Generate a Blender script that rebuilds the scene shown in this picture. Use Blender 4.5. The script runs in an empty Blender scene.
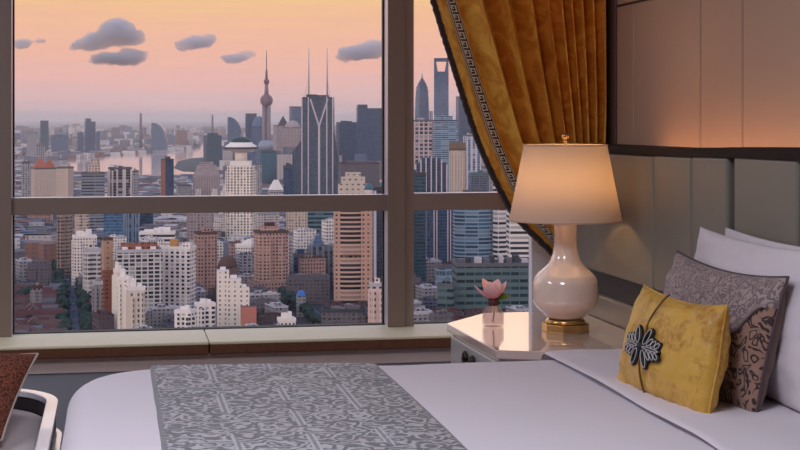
import bpy, bmesh, math, random
from mathutils import Vector, Matrix, noise
random.seed(7)
PI = math.pi
SC = bpy.context.scene
COL = SC.collection

# ------------------------------------------------------------------ camera model (800 x 450)
FPX, HZ = 1512.0, 118.0
AZ = math.atan(286/1512)
CAMZ = 1.4
SA, CA = math.sin(AZ), math.cos(AZ)
GROUND = -200.0

def ray(u, v):
    cx = (u-400)/FPX
    return Vector((SA+cx*CA, CA-cx*SA, -(v-HZ)/FPX))
def on(u, v, axis, val):
    d = ray(u, v); o = (0, 0, CAMZ)
    t = (val-o[axis])/d[axis]
    return Vector((d.x*t, d.y*t, CAMZ+d.z*t))
def onX(u, v, X): return on(u, v, 0, X)
def onY(u, v, Y): return on(u, v, 1, Y)
def onZ(u, v, Z): return on(u, v, 2, Z)
def city(u, D):
    d = ray(u, HZ); return Vector((d.x*D, d.y*D))
def cz(v, D): return CAMZ-(v-HZ)*D/FPX

# ------------------------------------------------------------------ materials
def lin(c):
    return tuple(((x/255)/12.92 if x/255 <= .04045 else ((x/255+.055)/1.055)**2.4) for x in c[:3])+(1,)

class NT:
    def __init__(s, name):
        s.m = bpy.data.materials.new(name); s.m.use_nodes = True
        s.t = s.m.node_tree; s.n = s.t.nodes; s.n.clear()
        s.out = s.n.new('ShaderNodeOutputMaterial')
    def node(s, typ, **kw):
        x = s.n.new('ShaderNode'+typ)
        for k, v in kw.items(): setattr(x, k, v)
        return x
    def put(s, sock, v):
        if isinstance(v, bpy.types.NodeSocket): s.t.links.new(v, sock)
        elif v is not None: sock.default_value = v
    def math(s, op, a, b=None, c=None):
        x = s.node('Math', operation=op)
        s.put(x.inputs[0], a)
        if b is not None: s.put(x.inputs[1], b)
        if c is not None: s.put(x.inputs[2], c)
        return x.outputs[0]
    def mix(s, f, a, b, blend='MIX'):
        x = s.node('Mix', data_type='RGBA', blend_type=blend)
        s.put(x.inputs[0], f); s.put(x.inputs[6], a); s.put(x.inputs[7], b)
        return x.outputs[2]
    def noise(s, vec, scale, detail=3, rough=.55, dist=0, out=0):
        x = s.node('TexNoise'); s.put(x.inputs['Vector'], vec)
        x.inputs['Scale'].default_value = scale; x.inputs['Detail'].default_value = detail
        x.inputs['Roughness'].default_value = rough; x.inputs['Distortion'].default_value = dist
        return x.outputs[out]
    def ramp(s, f, stops, interp='LINEAR'):
        x = s.node('ValToRGB'); x.color_ramp.interpolation = interp
        e = x.color_ramp.elements
        while len(e) < len(stops): e.new(.5)
        for i, (p, c) in enumerate(stops):
            e[i].position = p; e[i].color = c if len(c) == 4 else c+(1,)
        s.put(x.inputs[0], f); return x.outputs[0]
    def mapr(s, f, a, b, c=0., d=1.):
        x = s.node('MapRange'); s.put(x.inputs[0], f)
        for i, v in enumerate((a, b, c, d)): x.inputs[i+1].default_value = v
        return x.outputs[0]
    def scale(s, vec, sc):
        x = s.node('Mapping'); s.put(x.inputs[0], vec); x.inputs['Scale'].default_value = sc
        return x.outputs[0]
    def obj(s): return s.node('TexCoord').outputs['Object']
    def uv(s): return s.node('TexCoord').outputs['UV']
    def bump(s, h, strength=.3, dist=.01):
        x = s.node('Bump'); s.put(x.inputs['Height'], h)
        x.inputs['Strength'].default_value = strength; x.inputs['Distance'].default_value = dist
        return x.outputs[0]
    def bsdf(s, color, rough=.5, metal=0., spec=.5, normal=None, sheen=0., sheen_tint=None, coat=0., coat_rough=.03, trans=0., emis=None, estr=0., sss=0.):
        b = s.node('BsdfPrincipled')
        s.put(b.inputs['Base Color'], color); s.put(b.inputs['Roughness'], rough); s.put(b.inputs['Metallic'], metal)
        s.put(b.inputs['Specular IOR Level'], spec)
        if normal is not None: s.put(b.inputs['Normal'], normal)
        if sheen:
            b.inputs['Sheen Weight'].default_value = sheen
            if sheen_tint: b.inputs['Sheen Tint'].default_value = sheen_tint
        if coat: b.inputs['Coat Weight'].default_value = coat; b.inputs['Coat Roughness'].default_value = coat_rough
        if trans: b.inputs['Transmission Weight'].default_value = trans
        if emis is not None:
            s.put(b.inputs['Emission Color'], emis); s.put(b.inputs['Emission Strength'], estr)
        s.t.links.new(b.outputs[0], s.out.inputs[0]); return b

def plain(name, rgb, rough=.6, metal=0., spec=.5, coat=0., sheen=0., var=0., vscale=8, bump=0., bscale=200, bdist=.003, stretch=(1, 1, 1)):
    n = NT(name); c = lin(rgb); nrm = None; o = n.scale(n.obj(), stretch)
    if var:
        f = n.noise(o, vscale, 4)
        c = n.mix(f, tuple(x*(1-var) for x in c[:3])+(1,), tuple(min(1, x*(1+var)) for x in c[:3])+(1,))
    if bump: nrm = n.bump(n.noise(o, bscale, 2), bump, bdist)
    n.bsdf(c, rough, metal, spec, nrm, sheen, None, coat); return n.m

# ------------------------------------------------------------------ mesh builder
class MB:
    def __init__(s): s.v = []; s.f = []; s.mi = []; s.uv = []; s.sm = []; s.col = []; s.c = (1, 1, 1, 1)
    def vert(s, p): s.v.append(tuple(p)); return len(s.v)-1
    def face(s, idx, m=0, uv=None, smooth=False):
        s.f.append(tuple(idx)); s.mi.append(m); s.sm.append(smooth); s.uv.append(uv or [(0, 0)]*len(idx)); s.col.append(s.c)
    def prism(s, poly, z0, z1, m=0, mt=None, scale_top=1., bottom=False, uoff=0., top=True, ctr=None):
        mt = m if mt is None else mt
        n = len(poly)
        cx = sum(p[0] for p in poly)/n if ctr is None else ctr[0]; cy = sum(p[1] for p in poly)/n if ctr is None else ctr[1]
        lo = [s.vert((x, y, z0)) for x, y in poly]
        hi = [s.vert((cx+(x-cx)*scale_top, cy+(y-cy)*scale_top, z1)) for x, y in poly]
        u = uoff
        for i in range(n):
            j = (i+1) % n
            L = math.hypot(poly[j][0]-poly[i][0], poly[j][1]-poly[i][1])
            s.face((lo[i], lo[j], hi[j], hi[i]), m, [(u, z0), (u+L, z0), (u+L, z1), (u, z1)])
            u += L
        if top: s.face(hi, mt)
        if bottom: s.face(lo[::-1], mt)
        return s
    def box(s, x0, x1, y0, y1, z0, z1, m=0, mt=None):
        return s.prism([(x0, y0), (x1, y0), (x1, y1), (x0, y1)], z0, z1, m, mt, bottom=True)
    def rbox(s, cx, cy, w, d, z0, z1, a=0, m=0, mt=None):
        c, si = math.cos(a), math.sin(a)
        p = [(cx+c*x-si*y, cy+si*x+c*y) for x, y in ((-w/2, -d/2), (w/2, -d/2), (w/2, d/2), (-w/2, d/2))]
        return s.prism(p, z0, z1, m, mt, bottom=True)
    def lathe(s, prof, n=48, cx=0, cy=0, m=0, smooth=True, cap=True):
        rings = []
        for r, z in prof:
            rings.append([s.vert((cx+r*math.cos(2*PI*k/n), cy+r*math.sin(2*PI*k/n), z)) for k in range(n)])
        for a, b in zip(rings, rings[1:]):
            for k in range(n):
                j = (k+1) % n
                s.face((a[k], a[j], b[j], b[k]), m, None, smooth)
        if cap:
            if prof[0][0] > 1e-5: s.face(rings[0][::-1], m)
            if prof[-1][0] > 1e-5: s.face(rings[-1], m)
        return s
    def tube(s, pts, r, n=8, m=0, closed=False, smooth=True):
        pts = [Vector(p) for p in pts]; N = len(pts); rings = []
        rr = r if isinstance(r, (list, tuple)) else [r]*N
        up = Vector((0, 0, 1)); prev = None
        for i in range(N):
            if closed: t = (pts[(i+1) % N]-pts[i-1]).normalized()
            else: t = (pts[min(i+1, N-1)]-pts[max(i-1, 0)]).normalized()
            if prev is None:
                a = t.cross(up)
                if a.length < 1e-3: a = t.cross(Vector((1, 0, 0)))
                a.normalize()
            else:
                a = prev-t*prev.dot(t); a.normalize()
            prev = a; b = t.cross(a)
            rings.append([s.vert(pts[i]+(a*math.cos(2*PI*k/n)+b*math.sin(2*PI*k/n))*rr[i]) for k in range(n)])
        R = range(N if closed else N-1)
        for i in R:
            A, B = rings[i], rings[(i+1) % N]
            for k in range(n):
                j = (k+1) % n; s.face((A[k], A[j], B[j], B[k]), m, None, smooth)
        if not closed:
            s.face(rings[0][::-1], m); s.face(rings[-1], m)
        return s
    def ball(s, c, r, nu=16, nv=10, m=0, sq=(1, 1, 1)):
        top = None; rings = []
        for i in range(1, nv):
            ph = PI*i/nv
            rings.append([s.vert((c[0]+r*sq[0]*math.sin(ph)*math.cos(2*PI*k/nu), c[1]+r*sq[1]*math.sin(ph)*math.sin(2*PI*k/nu), c[2]+r*sq[2]*math.cos(ph))) for k in range(nu)])
        t = s.vert((c[0], c[1], c[2]+r*sq[2])); b = s.vert((c[0], c[1], c[2]-r*sq[2]))
        for k in range(nu):
            j = (k+1) % nu
            s.face((t, rings[0][k], rings[0][j]), m, None, True); s.face((b, rings[-1][j], rings[-1][k]), m, None, True)
            for A, B in zip(rings, rings[1:]): s.face((A[k], B[k], B[j], A[j]), m, None, True)
        return s
    def grid(s, fn, nu, nv, m=0, smooth=True, flip=False):
        idx = [[s.vert(fn(i/(nu-1), j/(nv-1))) for j in range(nv)] for i in range(nu)]
        for i in range(nu-1):
            for j in range(nv-1):
                q = (idx[i][j], idx[i+1][j], idx[i+1][j+1], idx[i][j+1])
                uv = [(i/(nu-1), j/(nv-1)), ((i+1)/(nu-1), j/(nv-1)), ((i+1)/(nu-1), (j+1)/(nv-1)), (i/(nu-1), (j+1)/(nv-1))]
                if flip: q = q[::-1]; uv = uv[::-1]
                s.face(q, m, uv, smooth)
        return s
    def build(s, name, mats, parent=None, bevel=0, seg=3, color=False, fix=True):
        me = bpy.data.meshes.new(name); me.from_pydata(s.v, [], s.f)
        mats = mats if isinstance(mats, (list, tuple)) else [mats]
        for m in mats: me.materials.append(m)
        me.polygons.foreach_set('material_index', s.mi); me.polygons.foreach_set('use_smooth', s.sm)
        ul = me.uv_layers.new(name='UVMap')
        flat = [c for f in s.uv for p in f for c in p]
        ul.data.foreach_set('uv', flat)
        if color:
            ca = me.color_attributes.new('Col', 'FLOAT_COLOR', 'CORNER')
            fc = []
            for f, c in zip(s.f, s.col): fc += list(c)*len(f)
            ca.data.foreach_set('color', fc)
        me.update()
        if fix:
            bm = bmesh.new(); bm.from_mesh(me); bmesh.ops.recalc_face_normals(bm, faces=bm.faces); bm.to_mesh(me); bm.free()
        o = bpy.data.objects.new(name, me); COL.objects.link(o)
        if parent is not None: o.parent = parent
        if bevel:
            b = o.modifiers.new('bevel', 'BEVEL'); b.width = bevel; b.segments = seg; b.limit_method = 'ANGLE'; b.angle_limit = math.radians(40)
        return o

def tag(o, label, cat, group=None, kind=None):
    if label: o['label'] = label
    if cat: o['category'] = cat
    if group: o['group'] = group
    if kind: o['kind'] = kind
    return o
def thing(name, label, cat, loc=(0, 0, 0), rz=0, group=None):
    o = bpy.data.objects.new(name, None); COL.objects.link(o); o.empty_display_size = .1
    o.location = loc; o.rotation_euler = (0, 0, rz)
    return tag(o, label, cat, group)
def struct(o): o['kind'] = 'structure'; return o
def smooth_steps(o, lv=2):
    m = o.modifiers.new('sub', 'SUBSURF'); m.levels = lv; m.render_levels = lv; return o
def resample(pts, step):
    pts = [Vector(p) for p in pts]; out = [pts[0].copy()]; need = step
    for a, b in zip(pts, pts[1:]):
        L = (b-a).length; d = need
        while d <= L: out.append(a+(b-a)*(d/L)); d += step
        need = d-L
    return out
def spline(pts, x):
    """smooth interpolation of y over x through (x, y...) points"""
    n = len(pts)
    if x <= pts[0][0]: i = 0
    elif x >= pts[-1][0]: i = n-2
    else:
        i = max(k for k in range(n-1) if pts[k][0] <= x)
    p1, p2 = pts[i], pts[i+1]
    h = p2[0]-p1[0]; t = (x-p1[0])/h
    res = []
    for c in range(1, len(p1)):
        m1 = (p2[c]-pts[i-1][c])/(p2[0]-pts[i-1][0]) if i > 0 else (p2[c]-p1[c])/h
        m2 = (pts[i+2][c]-p1[c])/(pts[i+2][0]-p1[0]) if i+2 < n else (p2[c]-p1[c])/h
        if t < 0: res.append(p1[c]+m1*t*h); continue
        if t > 1: res.append(p2[c]+m2*(t-1)*h); continue
        t2, t3 = t*t, t*t*t
        res.append((2*t3-3*t2+1)*p1[c]+(t3-2*t2+t)*h*m1+(-2*t3+3*t2)*p2[c]+(t3-t2)*h*m2)
    return res if len(res) > 1 else res[0]

# ------------------------------------------------------------------ camera, world, colour management
cam = bpy.data.cameras.new('camera'); co = bpy.data.objects.new('camera', cam); COL.objects.link(co)
cam.sensor_width = 36; cam.lens = FPX*36/800; cam.shift_y = -(225-HZ)/800; cam.clip_start = .05; cam.clip_end = 200000
co.location = (0, 0, CAMZ); co.rotation_euler = (PI/2, 0, -AZ); SC.camera = co
SC.view_settings.view_transform = 'Standard'; SC.view_settings.look = 'None'; SC.view_settings.gamma = 1
SC.view_settings.use_curve_mapping = False; SC.view_settings.exposure = 0.0
try:
    SC.cycles.volume_bounces = 4; SC.cycles.max_bounces = 10; SC.cycles.diffuse_bounces = 5; SC.cycles.transparent_max_bounces = 16
    SC.cycles.caustics_reflective = False; SC.cycles.caustics_refractive = False; SC.cycles.sample_clamp_indirect = 6
    SC.cycles.use_denoising = True
except Exception: pass

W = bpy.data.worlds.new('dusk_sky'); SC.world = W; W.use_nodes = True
wt = W.node_tree; wt.nodes.clear()
class WNT(NT):
    def __init__(s): s.t = wt; s.n = wt.nodes; s.out = s.n.new('ShaderNodeOutputWorld')
w = WNT()
gen = w.node('TexCoord').outputs['Generated']
sep = w.node('SeparateXYZ'); w.put(sep.inputs[0], gen)
elev = sep.outputs[2]
streak = w.noise(w.scale(gen, (3, 3, 75)), 3.0, 5, .62)
e2 = w.math('ADD', elev, w.math('MULTIPLY', w.math('SUBTRACT', streak, .5), .034))
def sk(v): return (HZ-v)/FPX
sky = w.ramp(w.mapr(e2, -.02, 1.0), [((k+.02)/1.02, lin(c)) for k, c in (
    (-.02, (196, 172, 178)), (.001, (208, 178, 184)), (.008, (222, 188, 190)), (sk(95), (232, 190, 188)), (sk(72), (246, 190, 178)), (sk(50), (250, 192, 168)), (sk(24), (253, 196, 161)), (sk(10), (253, 199, 154)), (sk(-4), (255, 208, 150)),
    (.10, (255, 214, 176)), (.16, (244, 212, 190)), (.32, (198, 206, 230)), (1., (150, 174, 226)))])
wisp = w.noise(w.scale(gen, (5, 5, 120)), 3.0, 5, .65)
sky = w.mix(w.mapr(wisp, .35, .7, 0, .5), sky, w.mix(.5, sky, lin((232, 172, 160))))
bg = w.node('Background'); w.put(bg.inputs[0], sky); w.put(bg.inputs[1], w.math('ADD', 1.0, w.math('MULTIPLY', w.mapr(elev, .085, .15, 0, .9), w.mapr(elev, .2, .5, 1, .12))))  # added sky brightness just above the view lights haze, room and nightstand top
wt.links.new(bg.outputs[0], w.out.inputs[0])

# ================================================================== ROOM SHELL
M = {}
M['wall'] = plain('taupe_wall', (198, 170, 150), .55, var=.04, vscale=2)
M['ceiling'] = plain('ceiling_paint', (214, 206, 200), .8)
M['carpet'] = plain('carpet', (120, 108, 100), .95, var=.2, vscale=30, bump=.4, bscale=400)
M['bronze'] = plain('bronze_frame', (146, 128, 118), .45, .0, var=.03)
M['bronze2'] = plain('bronze_frame_light', (158, 140, 132), .45, .0)
M['alu'] = plain('pale_aluminium', (236, 232, 238), .34, .5)
M['gasket'] = plain('black_gasket', (26, 24, 26), .6)
M['pale_wall'] = plain('pale_grey_wall', (238, 238, 248), .6)
M['sill_top'] = plain('cream_sill', (252, 242, 206), .5, var=.06, vscale=14)
M['sill_front'] = plain('brown_sill_front', (116, 74, 52), .5, var=.3, vscale=40)
M['apron'] = plain('apron_grey', (238, 218, 214), .5)
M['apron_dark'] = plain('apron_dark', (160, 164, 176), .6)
M['dark_trim'] = plain('dark_trim', (112, 86, 80), .5)

XW, YW, XL, YB, ZC = 2.1, 6.50, -3.4, -1.6, 2.75
struct(MB().box(XL, XW+.1, YB, YW+.06, -.1, 0).build('floor', M['carpet']))
struct(MB().box(XL, XW+.1, YB, YW+.06, ZC, ZC+.1).build('ceiling', M['ceiling']))
struct(MB().box(XL-.1, XL, YB, YW+.06, 0, ZC).build('wall_left', M['wall']))
struct(MB().box(XL, XW, YB-.1, YB, 0, ZC).build('wall_back', M['wall']))
# right wall: panels divided by grooves
yseam = [onX(u, 60, XW).y for u in (634, 700, 742)]
ys = [6.15]+yseam+[4.1, 3.2, 2.3, 1.2, .1, YB]
struct(MB().box(XW+.02, XW+.1, YB, YW+.06, 0, ZC).build('wall_right', M['dark_trim']))
zr = onX(617, 6, XW).z
wp = MB()
for a, b in zip(ys, ys[1:]):
    g = .006
    wp.box(XW, XW+.03, b+g, a-g, 0, zr-.004); wp.box(XW, XW+.03, b+g, a-g, zr+.004, ZC)
struct(wp.build('trim_1', M['wall'], bevel=.006, seg=2))
# corner post beside the curtain
struct(MB().box(XW-.004, XW+.024, 6.152, YW-.02, 0, ZC).build('trim_2', M['dark_trim'], bevel=.004))

# window wall
xl, xm0, xm1 = onY(14, 200, YW).x, onY(388, 200, YW-.10).x, onY(414.6, 200, YW-.10).x
xr = onY(528.5, 260, YW+.02).x
zt0, zt1 = 1.0, 1.07
ZS = .5
struct(MB().box(XL, XW+.1, YW-.02, YW+.2, -.1, ZS-.02).build('wall_window_low', M['apron_dark']))
struct(MB().box(XL, xl-.9, YW-.02, YW+.2, ZS-.02, ZC).build('wall_window_side', M['pale_wall']))
struct(MB().box(xr, XW+.1, YW-.03, YW+.02, ZS-.02, ZC).build('wall_window_corner', M['pale_wall'], bevel=.004))
win = thing('window_1', None, None, (0, 0, 0)); win['kind'] = 'structure'
def frame_piece(x0, x1, z0, z1, name):
    MB().box(x0, x1, YW-.10, YW-.09, z0, z1).build(name, M['bronze'], win, bevel=.002)
    MB().box(x0+.001, x1-.001, YW-.0895, YW-.002, z0+.001, z1-.001).build('aluminium_sash', M['alu'], win)
    MB().box(x0-.005, x1+.005, YW-.002, YW+.03, z0-.004, z1+.004).build('rubber_gasket', M['gasket'], win)
frame_piece(xl-.13, xl-.004, ZS, ZC, 'window_post')
frame_piece(xm0, xm1-.04, ZS, ZC, 'window_post')
MB().box(xm1-.042, xm1, YW-.085, YW-.01, ZS, ZC).build('window_post_edge', M['bronze2'], win, bevel=.003)
MB().box(xl-.01, xm0+.004, YW-.085, YW-.075, zt0, zt1).build('window_transom', M['bronze'], win, bevel=.003)
MB().box(xl-.01, xm0+.004, YW-.0745, YW-.002, zt0+.001, zt1-.001).build('aluminium_sash', M['alu'], win)
MB().box(xm1-.004, xr+.01, YW-.085, YW-.075, zt0, zt1+.004).build('window_transom', M['bronze2'], win, bevel=.003)
MB().box(xm1-.004, xr+.01, YW-.0745, YW-.002, zt0+.001, zt1+.003).build('aluminium_sash', M['alu'], win)
MB().box(xl-.01, xr+.01, YW-.02, YW+.03, ZS-.02, ZS+.004).build('bottom_rail', M['gasket'], win)
MB().box(xl-.9, xl-.13, YW-.03, YW+.03, ZS, ZC).build('side_panel', M['bronze'], win)
MB().box(xl-.9, xr, YW-.09, YW+.05, 2.6, ZC).build('window_head', M['bronze'], win)
g = NT('window_glass')
tr = g.node('BsdfTransparent'); tr.inputs[0].default_value = (.97, .98, .985, 1)
gl = g.node('BsdfGlossy'); gl.inputs['Roughness'].default_value = .02
ms = g.node('MixShader'); ms.inputs[0].default_value = .012
g.t.links.new(tr.outputs[0], ms.inputs[1]); g.t.links.new(gl.outputs[0], ms.inputs[2]); g.t.links.new(ms.outputs[0], g.out.inputs[0])
for x0, x1, z0, z1 in ((xl, xm0, ZS, zt0), (xl, xm0, zt1, 2.6), (xm1, xr, ZS, zt0), (xm1, xr, zt1, 2.6)):
    MB().box(x0-.01, x1+.01, YW+.004, YW+.012, z0-.005, z1+.005).build('window_pane', g.m, win)

# sill: two cream slabs with brown fronts
xs = onZ(207, 336, ZS).x
for i, (x0, x1) in enumerate(((xl-1.2, xs-.002), (xs+.002, XW))):
    r = thing('windowsill', 'cream topped window sill slab with brown front, %s' % ('left of the seam' if i == 0 else 'running to the nightstand'), 'window sill')
    r['kind'] = 'structure'
    MB().box(x0, x1, YW-.385, YW+.01, ZS-.012, ZS).build('sill_top', M['sill_top'], r, bevel=.004)
    MB().box(x0, x1, YW-.382, YW-.36, ZS-.052, ZS-.008).build('sill_front', M['sill_front'], r, bevel=.006)
    MB().box(x0, x1, YW-.36, YW-.02, ZS-.05, ZS-.0125).build('sill_core', M['sill_front'], r)
struct(MB().box(XL, XW, YW-.34, YW-.02, ZS-.115, ZS-.052).build('trim_3', M['apron']))
struct(MB().box(XL, XW, YW-.332, YW-.021, 0, ZS-.116).build('trim_4', M['apron_dark']))

sun = bpy.data.lights.new('rear_fill_sun', 'SUN'); sun.energy = .8; sun.angle = math.radians(50); sun.color = lin((255, 240, 226))[:3]  # added soft fill from behind the camera, brightens the city facades
so_ = bpy.data.objects.new('rear_fill_sun', sun); COL.objects.link(so_)
so_.rotation_euler = Vector((.75, .75, -.62)).to_track_quat('-Z', 'Y').to_euler()
# ================================================================== HEADBOARD
XH = 1.87
M['leather'] = plain('grey_leather', (134, 130, 119), .42, var=.06, vscale=5, bump=.12, bscale=350, bdist=.002)
M['black_wood'] = plain('black_brown_wood', (46, 38, 36), .35, var=.2, vscale=20)
M['band'] = plain('black_lacquer_band', (34, 31, 33), .5)
hb = thing('headboard', 'tall grey leather panelled headboard with black top rail behind the bed', 'headboard', (XH, 3.6, 0))
def HY(u): return onX(u, 200, XH-.02).y
yend = 6.0
yy = dict(end=yend-.02, a=HY(653), b=HY(691), c=HY(727), d=HY(733), e=HY(797.5))
def hbx(name, x0, x1, y0, y1, z0, z1, m, bevel):
    return MB().box(x0-XH, x1-XH, y0-3.6, y1-3.6, z0, z1).build(name, m, hb, bevel)
zt = 1.268
hbx('back_board', XH+.012, XH+.06, 1.2, yend, .1, 1.285, M['black_wood'], .003)
for y0, y1 in ((yy['a'], yy['end']), (yy['b'], yy['a']), (yy['c'], yy['b']), (yy['e'], yy['d']), (3.42, yy['e']-.03), (2.9, 3.42), (2.4, 2.9), (1.9, 2.4), (1.22, 1.9)):
    hbx('leather_panel', XH-.02, XH+.03, y0+.003, y1-.003, .80, zt+.018*max(0, min(1, (5.2-(y0+y1)/2)/1.05)), M['leather'], .012)
    hbx('lower_panel', XH-.015, XH+.03, y0+.003, y1-.003, .12, .712, M['leather'], .01)
hbx('black_band', XH-.006, XH+.03, 1.22, yend-.01, .712, .80, M['band'], .004)
tr_ = MB()
zk = [(yend, 1.296), (4.9, 1.299), (4.43, 1.308), (4.35, 1.311), (3.7, 1.322), (3.0, 1.325), (1.2, 1.325)]
zbot = lambda y: zt-.004+.018*max(0, min(1, (5.2-y)/1.05))
for (ya, za), (yb, zb) in zip(zk, zk[1:]):
    q = [tr_.vert((x, y-3.6, z)) for x, y, z in ((-.024, ya, zbot(ya)), (-.024, yb, zbot(yb)), (-.024, yb, zb), (-.024, ya, za), (.09, ya, zbot(ya)), (.09, yb, zbot(yb)), (.09, yb, zb), (.09, ya, za))]
    for f in ((0, 1, 2, 3), (4, 5, 6, 7), (3, 2, 6, 7), (0, 1, 5, 4)): tr_.face([q[i] for i in f])
    if ya == yend: tr_.face([q[i] for i in (0, 3, 7, 4)])
tr_.build('top_rail', plain('black_rail', (34, 28, 27), .6, spec=.15), hb)
# light strip behind the top rail (a wash on the wall above the headboard)
led = NT('led_strip'); em = led.node('Emission'); em.inputs[0].default_value = lin((255, 178, 120)); em.inputs[1].default_value = 11
led.t.links.new(em.outputs[0], led.out.inputs[0])
hbx('light_strip', XH+.105, XH+.125, 1.3, 5.6, 1.225, 1.235, led.m, 0)
hbx('light_shelf', XH+.06, XW-.002, 1.2, yend, 1.19, 1.215, M['black_wood'], 0)

# ================================================================== BED
M['linen'] = plain('white_linen', (232, 224, 232), .8, sheen=.15, var=.015, vscale=3, bump=.10, bscale=90, bdist=.004)
M['pillow_linen'] = plain('pillow_linen', (226, 216, 222), .8, sheen=.15, bump=.15, bscale=16, bdist=.02)
M['bedbase'] = plain('bed_base_fabric', (120, 110, 108), .8)
BZ = .64
bed = thing('bed', 'wide bed base and mattress under the white duvet against the headboard', 'bed', (.9, 3.5, 0))
MB().box(-.9, .93, -1.0, 1.0, .12, .34).build('bed_base', M['bedbase'], bed, bevel=.02)
MB().box(-.89, .93, -.99, .99, .345, .60).build('mattress', M['linen'], bed, bevel=.05, seg=4)
for sx in (-.8, .8):
    for sy in (-.9, .9):
        MB().rbox(sx, sy, .07, .07, 0, .125).build('leg', M['black_wood'], bed)

def outline(x0, x1, y0, y1, rfoot, n=22, rhead=.03):
    """closed outline with rounded corners; the foot is at x0"""
    pts = []
    for cx, cy, r, a0 in ((x1-rhead, y1-rhead, rhead, 0), (x0+rfoot, y1-rfoot, rfoot, PI/2), (x0+rfoot, y0+rfoot, rfoot, PI), (x1-rhead, y0+rhead, rhead, 1.5*PI)):
        for k in range(n): 
            a = a0+PI/2*k/(n-1); pts.append((cx+r*math.cos(a), cy+r*math.sin(a), math.cos(a), math.sin(a)))
    out = []
    N = len(pts)
    for i in range(N):
        p, q = pts[i], pts[(i+1) % N]
        d = math.hypot(q[0]-p[0], q[1]-p[1]); k = max(1, int(d/.05))
        for j in range(k):
            t = j/k
            nx, ny = p[2]+(q[2]-p[2])*t, p[3]+(q[3]-p[3])*t
            L = math.hypot(nx, ny) or 1
            out.append((p[0]+(q[0]-p[0])*t, p[1]+(q[1]-p[1])*t, nx/L, ny/L))
    return out
def bedwave(x, y):
    return .014*max(0, min(1, 1-(x+.1)/1.0))+.006*noise.noise((x*2.2, y*2.2, .3))+.0025*noise.noise((x*7, y*5, 1.3))
def draped(name, x0, x1, y0, y1, rfoot, ztop, zlow, roll, mat, parent=None, flare=.03, rhead=.03):
    ol = outline(x0, x1, y0, y1, rfoot, rhead=rhead)
    cx, cy = (x0+x1)/2, (y0+y1)/2
    m = MB(); rings = []
    for s in [i/26 for i in range(1, 27)]:
        rings.append([m.vert((cx+(p[0]-p[2]*roll-cx)*s, cy+(p[1]-p[3]*roll-cy)*s, ztop+bedwave(cx+(p[0]-cx)*s, cy+(p[1]-cy)*s))) for p in ol])
    for k in range(1, 9):
        a = PI/2*k/8
        rings.append([m.vert((p[0]-p[2]*roll*(1-math.sin(a)), p[1]-p[3]*roll*(1-math.sin(a)), ztop-roll*(1-math.cos(a))+bedwave(p[0], p[1]))) for p in ol])
    zz = ztop-roll
    if zlow < zz:
        for k in range(1, 9):
            t = k/8
            rings.append([m.vert((p[0]+p[2]*(flare*t+.012*t*math.sin(i*.55+p[0]*9)), p[1]+p[3]*(flare*t+.012*t*math.sin(i*.55)), zz+(zlow-zz)*t)) for i, p in enumerate(ol)])
    c = m.vert((cx, cy, ztop+bedwave(cx, cy)))
    n = len(ol)
    for k in range(n): m.face((c, rings[0][k], rings[0][(k+1) % n]), 0, None, True)
    for A, B in zip(rings, rings[1:]):
        for k in range(n):
            j = (k+1) % n; m.face((A[k], B[k], B[j], A[j]), 0, None, True)
    return m.build(name, mat, parent)
duvet = draped('duvet', -.128, 1.842, 2.45, 4.645, .34, BZ, .22, .075, M['linen'], rhead=.11)
tag(duvet, 'smooth white duvet spread over the bed and hanging at its foot', 'duvet')
# folded-back sheet at the head
XF = 1.345
def fold_pt(i, j):
    x = XF+(1.845-XF)*i; y = 2.47+(4.69-2.47)*j
    e = min(1, i/.05); yt = 4.69-y
    z = BZ+bedwave(x, y)+.012+.007*math.sqrt(max(0, 1-(1-e)**2))
    r = .055
    if yt < r: z -= (r-math.sqrt(max(0, r*r-(r-yt)**2)))
    z += .008*noise.noise((x*4, y*2.5, 7))
    return (x, y, z)
fm = MB().grid(fold_pt, 70, 130)
nv = 130
def drop(i, j):
    x, y, z = fold_pt(i, 1)
    return (x, y+.012*j, z-.3*j)
fm.grid(drop, 70, 10)
fs = fm.build('folded_sheet', M['linen'])
tag(fs, 'folded-back white top sheet crossing the bed below the cushions', 'sheet')

# bed runner
rn = NT('runner_fabric'); o = rn.obj()
wv = rn.node('VectorMath', operation='ADD')
nz = rn.node('TexNoise'); rn.put(nz.inputs['Vector'], o); nz.inputs['Scale'].default_value = 30; nz.inputs['Detail'].default_value = 2
sc_ = rn.node('VectorMath', operation='SCALE'); rn.put(sc_.inputs[0], nz.outputs[1]); sc_.inputs['Scale'].default_value = .035
rn.put(wv.inputs[0], o); rn.put(wv.inputs[1], sc_.outputs[0])
vo = rn.node('TexVoronoi', feature='F1'); rn.put(vo.inputs['Vector'], wv.outputs[0]); vo.inputs['Scale'].default_value = 18
rings_ = rn.math('SINE', rn.math('MULTIPLY', vo.outputs['Distance'], 19))
big = rn.noise(o, 6, 2)
pat = rn.math('ADD', rings_, rn.math('MULTIPLY', rn.math('SUBTRACT', rn.noise(o, 60, 3), .5), 1.6))
pat = rn.math('ADD', pat, rn.math('MULTIPLY', rn.math('SUBTRACT', big, .5), 2.2))
pm = rn.mapr(pat, -.35, .45)
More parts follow.
